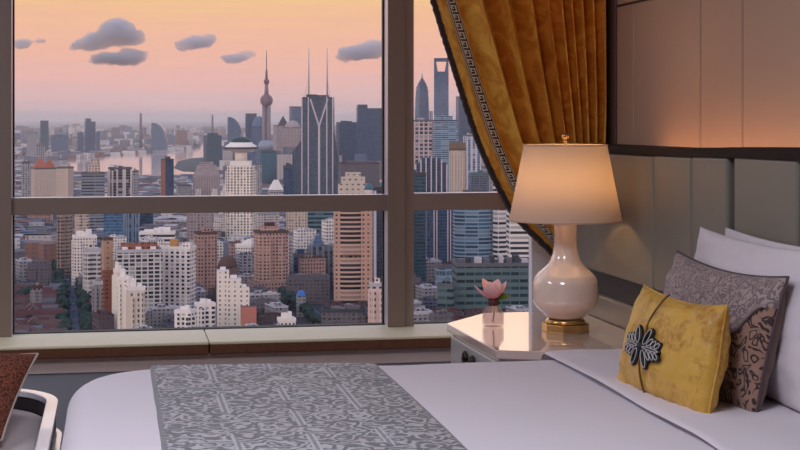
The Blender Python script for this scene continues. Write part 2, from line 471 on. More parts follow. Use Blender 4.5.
# lattice of double rib lines
sx_ = rn.node('SeparateXYZ'); rn.put(sx_.inputs[0], o)
def stripe(c, period, off, half):
    f = rn.math('FRACT', rn.math('DIVIDE', rn.math('ADD', c, off+50*period), period))
    return rn.math('LESS_THAN', rn.math('ABSOLUTE', rn.math('SUBTRACT', f, .5)), half/period)
rib = rn.math('MULTIPLY', stripe(sx_.outputs[0], .172, .086, .011), rn.math('GREATER_THAN', rn.noise(rn.scale(o, (1, .5, 1)), 6, 0), .49))
ribc = stripe(sx_.outputs[0], .172, .086, .004)
colr = rn.mix(pm, lin((96, 100, 110)), lin((190, 188, 194)))
colr = rn.mix(rib, colr, rn.mix(ribc, lin((198, 198, 206)), lin((136, 138, 146))))
edge = rn.math('GREATER_THAN', rn.math('ABSOLUTE', sx_.outputs[0]), .332)
colr = rn.mix(edge, colr, lin((128, 130, 138)))
rn.bsdf(colr, .55, 0, .4, rn.bump(pm, .9, .006), .3)
XR0, XR1 = .105, .795
def runner_pt(i, j):
    x = -.345+.69*i; y = 2.4-3.5+(4.64-2.4)*j
    X, Y = x+(XR0+XR1)/2, y+3.5
    z = BZ+bedwave(X, Y)+.007+.0022*noise.noise((X*60, Y*60, 0))
    return (x, y, z)
R0, r_ = BZ, .075
def runner_full(i, s):
    L0 = 2.2; Ltot = L0+.12+.22
    d = s*Ltot
    x = -.345+.69*i; X = x+(XR0+XR1)/2
    ytop = 4.645-r_
    off = .007
    off = .001+.008*min(1, min(i, 1-i)/.015)
    if d < L0: 
        Y = ytop-L0+d; z = BZ+bedwave(X, Y)+off
    elif d < L0+.12:
        a = (d-L0)/.12*PI/2; R = r_+off
        Y = ytop+R*math.sin(a); z = BZ-r_+R*math.cos(a)+bedwave(X, 4.6)
    else:
        Y = ytop+r_+off+.004+.1*(d-L0-.12)*.3; z = BZ-r_-(d-L0-.12)
    return (x, Y-3.5, z)
ru = MB().grid(runner_full, 90, 260).build('bed_runner', rn.m)
ru.location = ((XR0+XR1)/2, 3.5, 0)
tag(ru, 'silver grey embroidered bed runner laid across the white duvet', 'bed runner')

# ================================================================== PILLOWS AND CUSHIONS
def pillow_mb(w, h, t, wr=.006, seed=0., pinch=.05, p=.42, n=46, fn=None, sag=0., gather=0., taper=0.):
    m = MB()
    def pt(sgn):
        def f(i, j):
            a, b = 2*i-1, 2*j-1
            a = math.copysign(1-(1-abs(a))**1.25, a); b = math.copysign(1-(1-abs(b))**1.25, b)
            x = a*w/2*(1-pinch*(1-b*b)*abs(a)**2); y = b*h/2*(1-pinch*(1-a*a)*abs(b)**2*1.3)
            prof = max(0, (1-a*a))**p*max(0, (1-b*b))**p
            z = t/2*prof
            e = min(1, prof*3)
            if a > 0 and b > 0: x -= taper*w/2*a*b
            z += wr*e*noise.noise((a*3+seed, b*3, sgn))+.4*wr*e*noise.noise((a*9+seed, b*6, sgn+4))
            if gather: z += gather*abs(b)**4*min(1, prof*2.5)*noise.noise((a*11+seed, b*1.2, sgn*3))*2
            if b > 0: y -= sag*b*b*(1-a*a)
            return (x, y, sgn*z)
        return f
    m.grid(pt(1), n, n); m.grid(pt(-1), n, n, 1 if fn else 0, flip=True)
    return m
def merge(o, d=.0004):
    bm = bmesh.new(); bm.from_mesh(o.data); bmesh.ops.remove_doubles(bm, verts=bm.verts, dist=d)
    bmesh.ops.recalc_face_normals(bm, faces=bm.faces); bm.to_mesh(o.data); bm.free(); return o
def seam_pts(w, h, pinch=.05, n=40, sag=0., taper=0.):
    pts = []
    for e in range(4):
        for k in range(n):
            t = -1+2*k/n
            a, b = ((t, 1), (1, -t), (-t, -1), (-1, t))[e]
            y = b*h/2*(1-pinch*(1-a*a)*abs(b)**2*1.3)
            if b > 0: y -= sag*b*b*(1-a*a)
            pts.append((a*w/2*(1-pinch*(1-b*b)*abs(a)**2)-(taper*w/2*a*b if a > 0 and b > 0 else 0), y, 0))
    return pts
def basis(bl, br, tl):
    """frame of a cushion from its bottom-left, bottom-right and top-left corners as seen from its front"""
    bl, br, tl = Vector(bl), Vector(br), Vector(tl)
    X = (br-bl); w_ = X.length; X.normalize()
    Y = tl-bl; Y -= X*Y.dot(X); h_ = Y.length; Y.normalize()
    Z = X.cross(Y)
    c = bl+X*w_/2+Y*h_/2
    mtx = Matrix((X, Y, Z)).transposed().to_4x4(); mtx.translation = c
    return mtx, w_, h_
def up_pillow(name, label, bl, br, tl, t, mats, group=None, cat='pillow', **kw):
    mtx, w_, h_ = basis(bl, br, tl)
    o = merge(pillow_mb(w_, h_, t, **kw).build(name, mats))
    o.matrix_world = mtx
    tag(o, label, cat, group); return o, w_, h_

# white pillows
up_pillow('pillow', 'white pillow behind the embroidered taupe cushion, the front one of two', (1.69, 4.35, .66), (1.69, 3.46, .66), (1.752, 4.36, 1.07), .11, M['pillow_linen'], 'white sleeping pillows', wr=.012, seed=2, pinch=.025, sag=.012, p=.5)
up_pillow('pillow', 'white pillow resting against the headboard, rear one of two', (1.772, 4.31, .66), (1.772, 3.42, .66), (1.816, 4.315, 1.07), .06, M['pillow_linen'], 'white sleeping pillows', wr=.008, seed=9, pinch=.025, sag=.01, p=.5)

# taupe embroidered cushion: mauve quilted field, brown scrolled border
def scroll(name, ca, cb, sc=13, thr=0., bstr=.8, swirl=24, rough=.7):
    n = NT(name); o = n.obj()
    nz = n.node('TexNoise'); n.put(nz.inputs['Vector'], o); nz.inputs['Scale'].default_value = sc*.9; nz.inputs['Detail'].default_value = 1
    s2 = n.node('VectorMath', operation='SCALE'); n.put(s2.inputs[0], nz.outputs[1]); s2.inputs['Scale'].default_value = .06
    ad = n.node('VectorMath', operation='ADD'); n.put(ad.inputs[0], o); n.put(ad.inputs[1], s2.outputs[0])
    v = n.node('TexVoronoi', feature='F1'); n.put(v.inputs['Vector'], ad.outputs[0]); v.inputs['Scale'].default_value = sc
    p_ = n.math('SINE', n.math('MULTIPLY', v.outputs['Distance'], swirl))
    p_ = n.math('ADD', p_, n.math('MULTIPLY', n.math('SUBTRACT', n.noise(o, 90, 2), .5), .8))
    q = n.mapr(p_, thr-.2, thr+.2)
    n.bsdf(n.mix(q, lin(ca), lin(cb)), rough, 0, .3, n.bump(q, bstr, .006), .25)
    return n.m
M['taupe_field'] = scroll('taupe_embroidery', (128, 110, 112), (176, 156, 154), 34, .1, .9, 17)
M['taupe_border'] = scroll('brown_scroll_border', (72, 54, 52), (166, 130, 114), 27, -.4, .7, 16)
M['taupe_back'] = plain('cushion_back_brown', (116, 90, 80), .75, sheen=.3)
M['dark_piping'] = plain('dark_piping', (84, 70, 74), .6)
mtx, w_, h_ = basis((1.59, 4.345, .636), (1.592, 3.585, .636), (1.678, 4.345, .996))
tc = thing('embroidered_cushion', 'large taupe cushion with embroidered scrolls leaning on the white pillows', 'cushion'); tc.matrix_world = mtx
mb = pillow_mb(w_, h_, .15, wr=.008, seed=5, pinch=.04, fn=True, sag=.015)
# front faces: scalloped boundary between the upper field and lower border
for i, f in enumerate(mb.f):
    if mb.mi[i] == 1: mb.mi[i] = 2; continue
    c = [sum(mb.v[k][q] for k in f)/4 for q in range(3)]
    lim = -.03+.026*math.cos(c[0]*2*PI/.17)+.42*max(0, c[0]-.10)
    mb.mi[i] = 0 if c[1] > lim else 1
merge(mb.build('cushion_cover', [M['taupe_field'], M['taupe_border'], M['taupe_back']], tc))
MB().tube(seam_pts(w_, h_, .04, sag=.015), .0042, 8, closed=True).build('piping', M['dark_piping'], tc)
# cord along the scalloped join
cord = []
for k in range(81):
    x = -w_/2*.95+w_*.95*k/80
    y = -.03+.026*math.cos(x*2*PI/.17)+.42*max(0, x-.10)
    a, b = x/(w_/2), y/(h_/2)
    z = .075*max(0, 1-a*a)**.42*max(0, 1-b*b)**.42
    cord.append((x, y, z+.004))
MB().tube(cord, .005, 6).build('braid_cord', plain('mauve_cord', (150, 134, 134), .6), tc)

# yellow cushion with frog fastening
vg = NT('gold_velvet'); o = vg.obj()
d_ = vg.noise(o, 9, 3, .6, 1.2); f_ = vg.noise(o, 70, 2)
cc = vg.mix(vg.mapr(d_, .46, .54), lin((178, 118, 36)), lin((212, 162, 62)))
cc = vg.mix(vg.mapr(f_, .3, .8), cc, lin((216, 172, 84)))
vg.bsdf(cc, .5, 0, .4, vg.bump(vg.math('ADD', d_, vg.math('MULTIPLY', f_, .4)), .5, .008), .5, lin((255, 225, 150)))
M['gold_velvet'] = vg.m
mtx, w_, h_ = basis((1.410, 4.10, .640), (1.462, 3.58, .640), (1.487, 4.10, .922))
yc = thing('lumbar_cushion', 'gold velvet cushion with black frog fastening in front of the taupe cushion', 'cushion'); yc.matrix_world = mtx
merge(pillow_mb(w_, h_, .15, wr=.008, seed=11, pinch=.05, sag=.01, gather=.011, taper=.16).build('cushion_cover', M['gold_velvet'], yc))
MB().tube(seam_pts(w_, h_, .05, sag=.01, taper=.16), .0035, 6, closed=True).build('piping', M['gold_velvet'], yc)
M['black_cord'] = plain('black_cord', (24, 22, 26), .5); M['white_cord'] = plain('silver_cord', (196, 192, 190), .5)
def ysurf(x, y, off=.004):
    a, b = x/(w_/2), y/(h_/2)
    return (x, y, .075*max(0, 1-a*a)**.42*max(0, 1-b*b)**.42+off)
xc = -.032
MB().tube([ysurf(xc+.004*math.sin(k*.4), -h_/2*.96+h_*.95*k/40, .003) for k in range(41)], .0028, 6).build('front_seam', plain('dark_gold_seam', (110, 78, 26), .6), yc)
def frog(sgn, name):
    blk, wht = MB(), MB()
    loops = []
    S = .058
    # a tall S scroll beside the seam and six small curls leaning outwards
    def ell(cx, cy, rx, ry, tilt):
        a = math.radians(tilt); out = []
        for k in range(21):
            t = 2*PI*k/20; x, y = rx*math.cos(t), ry*math.sin(t)
            out.append((xc+sgn*1.75*(cx+x*math.cos(a)-y*math.sin(a)), -.016+.86*(cy+x*math.sin(a)+y*math.cos(a))))
        return out
    loops += [ell(.017, .034, .0075, .026, -14), ell(.017, -.034, .0075, .026, 14)]
    for n_ in range(3):
        loops += [ell(.030+.012*n_, .020-.002*n_, .005, .014-.002*n_, -28), ell(.030+.012*n_, -.020+.002*n_, .005, .014-.002*n_, 28)]
    loops.append(ell(.034, 0, .026, .004, 0))
    for p in loops:
        blk.tube([ysurf(x, y, .005) for x, y in p[:-1]], .0058, 6, closed=True)
        wht.tube([ysurf(x, y, .0105) for x, y in p[:-1]], .0013, 6, closed=True)
    b = blk.build(name, M['black_cord'], yc); wht.build('silver_cord', M['white_cord'], b)
frog(-1, 'frog_fastener'); frog(1, 'frog_fastener')
MB().ball(ysurf(xc, -.016, .008), .013, sq=(1.1, .9, .7)).build('knot_button', M['black_cord'], yc)

# ================================================================== NIGHTSTAND
M['lacquer'] = plain('ivory_lacquer', (236, 214, 204), .2, coat=1., spec=.8)
M['lacquer'].node_tree.nodes['Principled BSDF'].inputs['Coat IOR'].default_value = 3.0
M['lacquer_side'] = plain('grey_white_lacquer', (196, 196, 198), .3, coat=.5)
M['brass'] = plain('brass', (228, 190, 126), .22, 1.)
M['antique'] = plain('antique_metal', (70, 62, 52), .35, .9)
NZ = .62
P = [(1.243, 5.617), (1.262, 4.93), (1.40, 4.872), (1.848, 4.73), (1.848, 5.9), (1.45, 5.88)]
ctr = (sum(p[0] for p in P)/6, sum(p[1] for p in P)/6)
ns = thing('nightstand', 'pale lacquered nightstand between the bed and the window', 'nightstand', (ctr[0], ctr[1], 0))
loc = [(x-ctr[0], y-ctr[1]) for x, y in P]
def inset(poly, d):
    out = []; n = len(poly)
    cx = sum(p[0] for p in poly)/n; cy = sum(p[1] for p in poly)/n
    for x, y in poly:
        L = math.hypot(x-cx, y-cy); out.append((cx+(x-cx)*(1-d/L), cy+(y-cy)*(1-d/L)))
    return out
MB().prism(loc, NZ-.03, NZ, bottom=True).build('table_top', M['lacquer'], ns, bevel=.004)
MB().prism(inset(loc, .03), .09, NZ-.0305, bottom=True).build('cabinet_body', M['lacquer_side'], ns, bevel=.004)
MB().prism(inset(loc, .06), 0, .0895, bottom=True).build('plinth', M['black_wood'], ns)
# drawer fronts on the room side with ornate pulls
bi = inset(loc, .03)
A_, B_ = Vector(bi[0]+(0,)), Vector(bi[1]+(0,))
dirv = (B_-A_).normalized(); nrm_ = Vector((dirv.y, -dirv.x, 0))
if nrm_.x > 0: nrm_ = -nrm_
for z0, z1 in ((.37, .575), (.13, .36)):
    m = MB(); a = A_+dirv*.02; b = B_-dirv*.02
    q = [m.vert(p) for p in (Vector((a.x, a.y, z0)), Vector((b.x, b.y, z0)), Vector((b.x, b.y, z1)), Vector((a.x, a.y, z1)))]
    q2 = [m.vert(Vector(m.v[k])+nrm_*.014) for k in q]
    m.face(q); m.face(q2)
    for k in range(4): m.face((q[k], q[(k+1) % 4], q2[(k+1) % 4], q2[k]))
    dr = m.build('drawer', M['lacquer_side'], ns, bevel=.003)
    c = (a+b)/2+nrm_*.02; zc = z0+(z1-z0)*.80
    hm = MB()
    for s in (-1, 1):
        hm.ball(tuple(c+dirv*s*.045+Vector((0, 0, zc))), .016, sq=(.6, 1, 1))
        pts = []
        for k in range(15):
            t = k/14*1.7*PI
            pts.append(c+dirv*s*(.052+.020*math.cos(t)*(1-k/40))+Vector((0, 0, zc+.020*math.sin(t)))+nrm_*.004)
        hm.tube(pts, .0055, 7)
    hm.tube([c+dirv*(-.05+.1*k/12)+nrm_*(.012+.01*math.sin(PI*k/12))+Vector((0, 0, zc-.014*math.sin(PI*k/12))) for k in range(13)], .0055, 7)
    hm.build('drawer_pull', M['antique'], dr)

# ================================================================== LAMP
LX, LY = 1.624, 5.327
lp = thing('table_lamp', 'blush ceramic gourd table lamp with a tapered fabric shade on the nightstand', 'lamp', (LX, LY, NZ))
k_ = 5.537/1512
def z_of(v): return (333-3-v)*k_*1.0
M['ceramic'] = plain('blush_ceramic', (253, 232, 218), .14, coat=1., spec=.6)
oct_ = lambda r: [(r*math.cos(PI/8+k*PI/4), r*math.sin(PI/8+k*PI/4)) for k in range(8)]
MB().prism(oct_(.087), 0, .030, bottom=True).build('brass_plinth', M['brass'], lp, bevel=.003)
MB().lathe([(.072, .0305), (.075, .036), (.069, .044), (.062, .047)], 48).build('brass_collar', M['brass'], lp)
prof = [(15.5, 318.2), (18, 317.2), (21.8, 313.5), (29, 306.5), (32.3, 301), (33.4, 294), (32.6, 283), (29.5, 275.5), (24, 270), (18.5, 265), (14.5, 258.5), (12.2, 250), (11.3, 238), (11.5, 226), (12, 221), (6, 219), (3, 218)]
prof = [(r*k_, (331-v)*k_) for r, v in prof]
pr2 = [(spline([(z, r) for r, z in prof], z_), z_) for z_ in [prof[0][1]+(prof[-1][1]-prof[0][1])*k/80 for k in range(81)]]
MB().lathe([(max(.005, r), z) for r, z in pr2], 64).build('ceramic_body', M['ceramic'], lp)
MB().lathe([(.012, .411), (.012, .47), (.016, .475), (.016, .50)], 20).build('lamp_socket', M['brass'], lp)
zb, ztp = (331-220)*k_, (331-145)*k_
sh = NT('lampshade_fabric')
tl_ = sh.node('BsdfTranslucent'); df = sh.node('BsdfDiffuse'); ms = sh.node('MixShader')
tl_.inputs[0].default_value = lin((250, 232, 206)); df.inputs[0].default_value = lin((240, 228, 220)); ms.inputs[0].default_value = .5
lnz = sh.noise(sh.scale(sh.obj(), (600, 600, 900)), 1, 1)
bm_ = sh.bump(lnz, .15, .002); sh.put(df.inputs['Normal'], bm_)
sh.t.links.new(df.outputs[0], ms.inputs[1]); sh.t.links.new(tl_.outputs[0], ms.inputs[2]); sh.t.links.new(ms.outputs[0], sh.out.inputs[0])
rb, rt = .206, .152
MB().lathe([(rb, zb), (rt, ztp), (rt-.0025, ztp), (rb-.0025, zb), (rb, zb)], 72, cap=False).build('lamp_shade', sh.m, lp)
M['shade_trim'] = plain('shade_trim', (226, 196, 170), .7)
MB().tube([(rb*math.cos(t*PI/36), rb*math.sin(t*PI/36), zb) for t in range(72)], .0028, 6, closed=True).build('shade_rim', M['shade_trim'], lp)
MB().tube([(rt*math.cos(t*PI/36), rt*math.sin(t*PI/36), ztp) for t in range(72)], .0028, 6, closed=True).build('shade_rim', M['shade_trim'], lp)
hp = MB()
for s in (-1, 1):
    hp.tube([(s*(.014+.05*math.sin(PI*k/16)), 0, .49+(ztp-.005-.49)*k/16) for k in range(17)], .0022, 6)
for k in range(3):
    a = k*2*PI/3; hp.tube([(0, 0, ztp-.004), (rt*math.cos(a), rt*math.sin(a), ztp-.004)], .002, 6)
hp.build('harp', M['brass'], lp)
MB().lathe([(.004, ztp-.004), (.004, ztp+.010), (.011, ztp+.014), (.006, ztp+.018), (.013, ztp+.026), (.0145, ztp+.032), (.012, ztp+.039), (.001, ztp+.043)], 24).build('finial', M['brass'], lp)
bl_ = NT('bulb_glow'); em = bl_.node('Emission'); em.inputs[0].default_value = lin((255, 208, 152)); em.inputs[1].default_value = 37
bl_.t.links.new(em.outputs[0], bl_.out.inputs[0])
MB().ball((0, 0, .56), .034, 20, 14, sq=(1, 1, 1.25)).build('bulb', bl_.m, lp)

# ================================================================== VASE AND FLOWER
VX, VY = 1.395, 5.50
gm = NT('vase_glass')
tr = gm.node('BsdfTransparent'); tr.inputs[0].default_value = (.97, .93, .94, 1)
gl = gm.node('BsdfGlossy'); gl.inputs['Roughness'].default_value = .05; ms = gm.node('MixShader')
dfv = gm.node('BsdfDiffuse'); dfv.inputs[0].default_value = (.9, .8, .8, 1)
m2 = gm.node('MixShader'); m2.inputs[0].default_value = .6
gm.t.links.new(gl.outputs[0], m2.inputs[1]); gm.t.links.new(dfv.outputs[0], m2.inputs[2])
ms.inputs[0].default_value = .24
gm.t.links.new(tr.outputs[0], ms.inputs[1]); gm.t.links.new(m2.outputs[0], ms.inputs[2]); gm.t.links.new(ms.outputs[0], gm.out.inputs[0])
va = thing('bud_vase', 'small faceted clear glass bud vase on the nightstand corner', 'vase', (VX, VY, NZ))
def oc(r, n=8): return [(r*math.cos(PI/n+k*2*PI/n), r*math.sin(PI/n+k*2*PI/n)) for k in range(n)]
vm = MB()
lv = [(.030, 0), (.036, .004), (.036, .050), (.016, .080), (.0155, .094)]
for (r0, z0), (r1, z1) in zip(lv, lv[1:]): vm.prism(oc(r0), z0, z1, scale_top=r1/r0, top=False)
vm.face([vm.vert((x, y, 0)) for x, y in oc(.030)][::-1])
li = [(.0115, .094), (.012, .080), (.032, .049), (.032, .010)]
for (r0, z0), (r1, z1) in zip(li, li[1:]): vm.prism(oc(r0), z0, z1, scale_top=r1/r0, top=False)
vm.face([vm.vert((x, y, .010)) for x, y in oc(.032)])
top_o = [vm.vert((x, y, .094)) for x, y in oc(.0155)]; top_i = [vm.vert((x, y, .094)) for x, y in oc(.0115)]
for k in range(8): vm.face((top_o[k], top_o[(k+1) % 8], top_i[(k+1) % 8], top_i[k]))
merge(vm.build('glass_body', gm.m, va))
MB().lathe([(.0175, .074), (.019, .078), (.0175, .096), (.0145, .097), (.0145, .0945), (.0168, .094), (.0172, .0755)], 24, cap=False).build('neck_ring', plain('dark_red_neck', (84, 44, 40), .5), va)
fl = thing('lotus_flower', 'pink open flower with one green leaf standing in the glass vase', 'flower', (VX, VY, NZ))
va.scale = (1.15, 1.15, 1.05)
pk = NT('petal_pink'); uvn = pk.node('SeparateXYZ'); pk.put(uvn.inputs[0], pk.uv())
pk.bsdf(pk.mix(uvn.outputs[1], lin((236, 148, 162)), lin((255, 222, 226))), .5, 0, .4)
def petal(L, Wd, az, el, base, curl=.3, name='petal'):
    L *= 1.32; Wd *= 1.45; el = el*.72-.05*(L < .055)
    def f(i, j):
        a = 2*i-1
        wd = Wd/2*math.sin(PI*min(1, (.06+.94*j))**.8)**.8*(1-.0*j)
        x = a*wd; cup = .35*wd*(a*a)
        s = L*j; ang = el+curl*(j-.3)
        r = s*math.cos(ang); z = s*math.sin(ang)
        n_r, n_z = -math.sin(ang), math.cos(ang)
        r += n_r*cup; z += n_z*cup
        return (base[0]+r*math.cos(az)-x*math.sin(az), base[1]+r*math.sin(az)+x*math.cos(az), base[2]+z)
    o = MB().grid(f, 11, 15).build(name, pk.m, fl)

    so = o.modifiers.new('thick', 'SOLIDIFY'); so.thickness = .0016; return o
bz = (0, 0, .100)
for L, Wd, az, el, cu in ((.068, .042, 3.0, .42, .5), (.066, .042, .15, .75, .5), (.070, .044, 2.2, 1.15, .2), (.066, .042, .9, 1.2, .2), (.060, .044, 4.2, .65, .6), (.058, .044, 5.3, .75, .6), (.060, .040, 1.6, 1.0, .3),
                        (.05, .036, 4.7, 1.2, .5), (.052, .036, 3.4, 1.25, .4), (.05, .036, 5.9, 1.2, .4)):
    petal(L, Wd, az, el, bz, cu)
MB().ball((0, 0, .116), .012).build('flower_centre', plain('flower_centre_red', (196, 76, 84), .6), fl)
MB().tube([(0, 0, .016), (.004, 0, .05), (0, 0, .102)], .003, 6).build('stem', plain('stem_green', (70, 98, 50), .6), fl)
def leaf(i, j):
    a = 2*i-1; wd = .017*math.sin(PI*(.04+.96*j))**.7
    return (.012+.052*j, a*wd*.5-.01*j, .098+.016*math.sin(j*2.2)+a*wd*.6)
lf = MB().grid(leaf, 7, 13).build('leaf', plain('leaf_green', (84, 116, 44), .5), fl)
so = lf.modifiers.new('thick', 'SOLIDIFY'); so.thickness = .0016

# ================================================================== CURTAIN
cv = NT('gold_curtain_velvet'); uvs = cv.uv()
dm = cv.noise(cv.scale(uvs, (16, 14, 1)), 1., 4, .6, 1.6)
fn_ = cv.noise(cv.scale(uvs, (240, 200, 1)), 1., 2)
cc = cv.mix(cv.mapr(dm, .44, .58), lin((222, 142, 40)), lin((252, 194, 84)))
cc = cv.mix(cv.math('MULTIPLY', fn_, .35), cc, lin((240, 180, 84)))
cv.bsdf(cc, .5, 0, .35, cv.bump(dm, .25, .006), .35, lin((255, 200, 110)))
lead = [(.7, 1.86, 2.0), (.8125, 1.845), (1.007, 1.703), (1.39, 1.484), (1.898, 1.31), (2.25, 1.205), (2.62, 1.11)]
lead = [(.70, 1.945), (.815, 1.85), (.943, 1.718), (1.007, 1.664), (1.20, 1.567), (1.39, 1.493), (1.898, 1.330), (2.25, 1.228), (2.62, 1.13)]
right = [(.70, 2.0), (.85, 2.035), (1.1, 2.07), (1.5, 2.088), (2.62, 2.088)]
GR = [.0, .17, .30, .45, .58, .67, .745, .80, .865, .93, 1.0]
CTOP, CBOT = 2.62, .70
def cur(s, z, off=0.):
    xl_, xr_ = spline(lead, z), spline(right, z)
    Wd = xr_-xl_; a = min(.13, .42*Wd)
    dx = s/.17*a if s < .17 else a+(Wd-a)*(s-.17)/.83
    k = max(i for i in range(len(GR)-1) if GR[i] <= min(s, .9999))
    t = (s-GR[k])/(GR[k+1]-GR[k])
    wid = (GR[k+1]-GR[k])*Wd
    pin = min(1, max(.45, (z-.7)/.6))
    amp = (.020 if k == 0 else min(.2, .9*wid+.07))*pin
    b = math.sin(PI*t)**.72 if 0 < t < 1 else 0
    lean = .25*amp*math.sin(2*PI*t)
    yb = 6.30-.04*(1-pin)
    y = yb-amp*b-off+.006*noise.noise((s*9, z*2.2, 3))
    return (xl_+dx+.35*lean, y, z)
ct = thing('curtain', 'gold velvet curtain gathered towards the headboard at the right of the window', 'curtain', (0, 0, 0))
cm = MB().grid(lambda i, j: cur(i, CBOT+(CTOP-CBOT)*j), 260, 110)
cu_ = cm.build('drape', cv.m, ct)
so = cu_.modifiers.new('thick', 'SOLIDIFY'); so.thickness = .004; so.offset = 1 if False else 0
def cstrip(d0, d1, off, mat, name, n=200, parent=ct, thick=.003):
    """a band running along the leading edge between two offsets (metres) from it"""
    def f(i, j):
        z = CBOT+(CTOP-CBOT)*j
        xl_, xr_ = spline(lead, z), spline(right, z); a = min(.13, .42*(xr_-xl_)); q = a/.13
        d = (d0+(d1-d0)*i)*q
        return cur(d/a*.17, z, off)
    o = MB().grid(f, 6, n).build(name, mat, parent)
    so = o.modifiers.new('thick', 'SOLIDIFY'); so.thickness = thick; return o
M['fringe'] = plain('maroon_fringe', (60, 40, 44), .9, sheen=.4, bump=1., bscale=160, bdist=.01)
M['key_black'] = plain('key_trim_black', (30, 26, 28), .7)
M['key_white'] = plain('key_trim_white', (228, 218, 200), .7)
fr = MB()
N = 230
zpts = [CBOT+(CTOP-CBOT)*k/N for k in range(N+1)]
fr.tube([(Vector(cur(0, z))+Vector((.006+.004*noise.noise((z*60, 0, 0)), -.004, 0))) for z in zpts], [.014+.004*noise.noise((z*80, 5, 0)) for z in zpts], 8)
fr.build('fringe', M['fringe'], ct)
kt = cstrip(.056, .103, .006, M['key_black'], 'key_trim')
kw_ = MB()
# arc length parameter along the leading edge, in units of one key
acc = [0.]; prevp = Vector(cur(.1, CBOT))
zf = [CBOT+(CTOP-CBOT)*k/600 for k in range(601)]
for z in zf[1:]:
    p = Vector(cur(.1, z)); acc.append(acc[-1]+(p-prevp).length); prevp = p
def z_at(l):
    import bisect
    i = min(len(acc)-2, max(0, bisect.bisect(acc, l)-1)); t = (l-acc[i])/(acc[i+1]-acc[i])
    return zf[i]+(zf[i+1]-zf[i])*t
def kp(l, c, off):
    z = z_at(l); xl_, xr_ = spline(lead, z), spline(right, z); a = min(.13, .42*(xr_-xl_)); q = a/.13
    return cur((.056+.047*c)*q/a*.17, z, off)
def kbar(l0, l1, c0, c1):
    a = [kw_.vert(kp(l, c, .0082)) for l, c in ((l0, c0), (l1, c0), (l1, c1), (l0, c1))]
    b = [kw_.vert(kp(l, c, .0105)) for l, c in ((l0, c0), (l1, c0), (l1, c1), (l0, c1))]
    kw_.face(b); 
    for k in range(4): kw_.face((a[k], a[(k+1) % 4], b[(k+1) % 4], b[k]))
U = .040; l = .0
while l < acc[-1]-U:
    kbar(l, l+U, .02, .10); kbar(l, l+U, .90, .98)
    for (p0, p1, c0, c1) in ((.05, .20, .20, .80), (.05, .85, .66, .80), (.70, .85, .34, .80), (.40, .85, .30, .42), (.40, .52, .30, .55), (.05, 1.0, .20, .27)):
        kbar(l+p0*U, l+p1*U, c0, c1)
    l += U
kw_.build('key_pattern', M['key_white'], kt, fix=True)
# tieback
tb = MB().tube([(1.88+.19*k/12, 6.24-.03*math.sin(PI*k/12), .735+.03*(k/12)**2) for k in range(13)], .016, 10)
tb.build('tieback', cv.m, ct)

# ================================================================== BENCH AND BROWN CUSHION AT THE FOOT OF THE BED
M['chrome'] = plain('white_metal_rail', (222, 222, 232), .25, .35, coat=.5)
M['bench_dark'] = plain('dark_inner_rail', (42, 34, 40), .4)
M['bench_seat'] = plain('pale_bench_seat', (186, 172, 172), .75, sheen=.2, var=.1, vscale=5)
bx0, bx1, by0, by1, bzr = -.82, -.165, 2.9, 4.94, .55
bn = thing('bench', 'upholstered bench with a rounded pale metal rail at the foot of the bed', 'bench', ((bx0+bx1)/2, (by0+by1)/2, 0))
def rr(w, h, r, n=14):
    out = []
    for cx, cy, a0 in ((w/2-r, h/2-r, 0), (-w/2+r, h/2-r, PI/2), (-w/2+r, -h/2+r, PI), (w/2-r, -h/2+r, 1.5*PI)):
        for k in range(n):
            a = a0+PI/2*k/(n-1); out.append((cx+r*math.cos(a), cy+r*math.sin(a)))
    return out
def ring(outer, inner, z0, z1):
    m = MB(); n = len(outer)
    a = [m.vert(p+(z0,)) for p in outer]; b = [m.vert(p+(z1,)) for p in outer]; c = [m.vert(p+(z0,)) for p in inner]; d = [m.vert(p+(z1,)) for p in inner]
    for k in range(n):
        j = (k+1) % n
        for q in ((a[k], a[j], b[j], b[k]), (c[k], c[j], d[j], d[k]), (b[k], b[j], d[j], d[k]), (a[k], a[j], c[j], c[k])): m.face(q)
    return m
bw, bh = bx1-bx0, by1-by0
ring(rr(bw, bh, .28), rr(bw-.072, bh-.072, .25), bzr-.018, bzr).build('top_rail', M['chrome'], bn, bevel=.003)
ring(rr(bw-.012, bh-.012, .274), rr(bw-.066, bh-.066, .247), bzr-.10, bzr-.0185).build('inner_rail', M['bench_dark'], bn)
ring(rr(bw+.024, bh+.024, .292), rr(bw-.013, bh-.013, .274), bzr-.12, bzr-.102).build('lower_rail', M['chrome'], bn, bevel=.003)
st = MB(); ol = rr(bw-.075, bh-.075, .245)
n_ = len(ol); rg = []
for s_, z_ in ((.0, .515), (.5, .515), (.85, .510), (.95, .503), (1., .488), (1., .40)):
    rg.append([st.vert((x*s_, y*s_, z_+.004*noise.noise((x*s_*6, y*s_*6, 0)))) for x, y in ol])
for A, B in zip(rg, rg[1:]):
    for k in range(n_): st.face((A[k], A[(k+1) % n_], B[(k+1) % n_], B[k]), 0, None, True)
st.face(rg[-1][::-1])
st.build('seat_pad', M['bench_seat'], bn)
MB().box(-bw/2+.06, bw/2-.06, -bh/2+.08, bh/2-.08, .36, .399).build('seat_base', M['bench_dark'], bn)
for sx in (-1, 1):
    for sy in (-1, 1): MB().rbox(sx*(bw/2-.10), sy*(bh/2-.14), .04, .04, 0, .361).build('leg', M['chrome'], bn)
bf = NT('brown_weave'); o = bf.obj()
ww_ = bf.node('TexWave', wave_type='BANDS', bands_direction='X'); bf.put(ww_.inputs['Vector'], o); ww_.inputs['Scale'].default_value = 34; ww_.inputs['Distortion'].default_value = 1.5
w2_ = bf.node('TexWave', wave_type='BANDS', bands_direction='Y'); bf.put(w2_.inputs['Vector'], o); w2_.inputs['Scale'].default_value = 60; w2_.inputs['Distortion'].default_value = 1
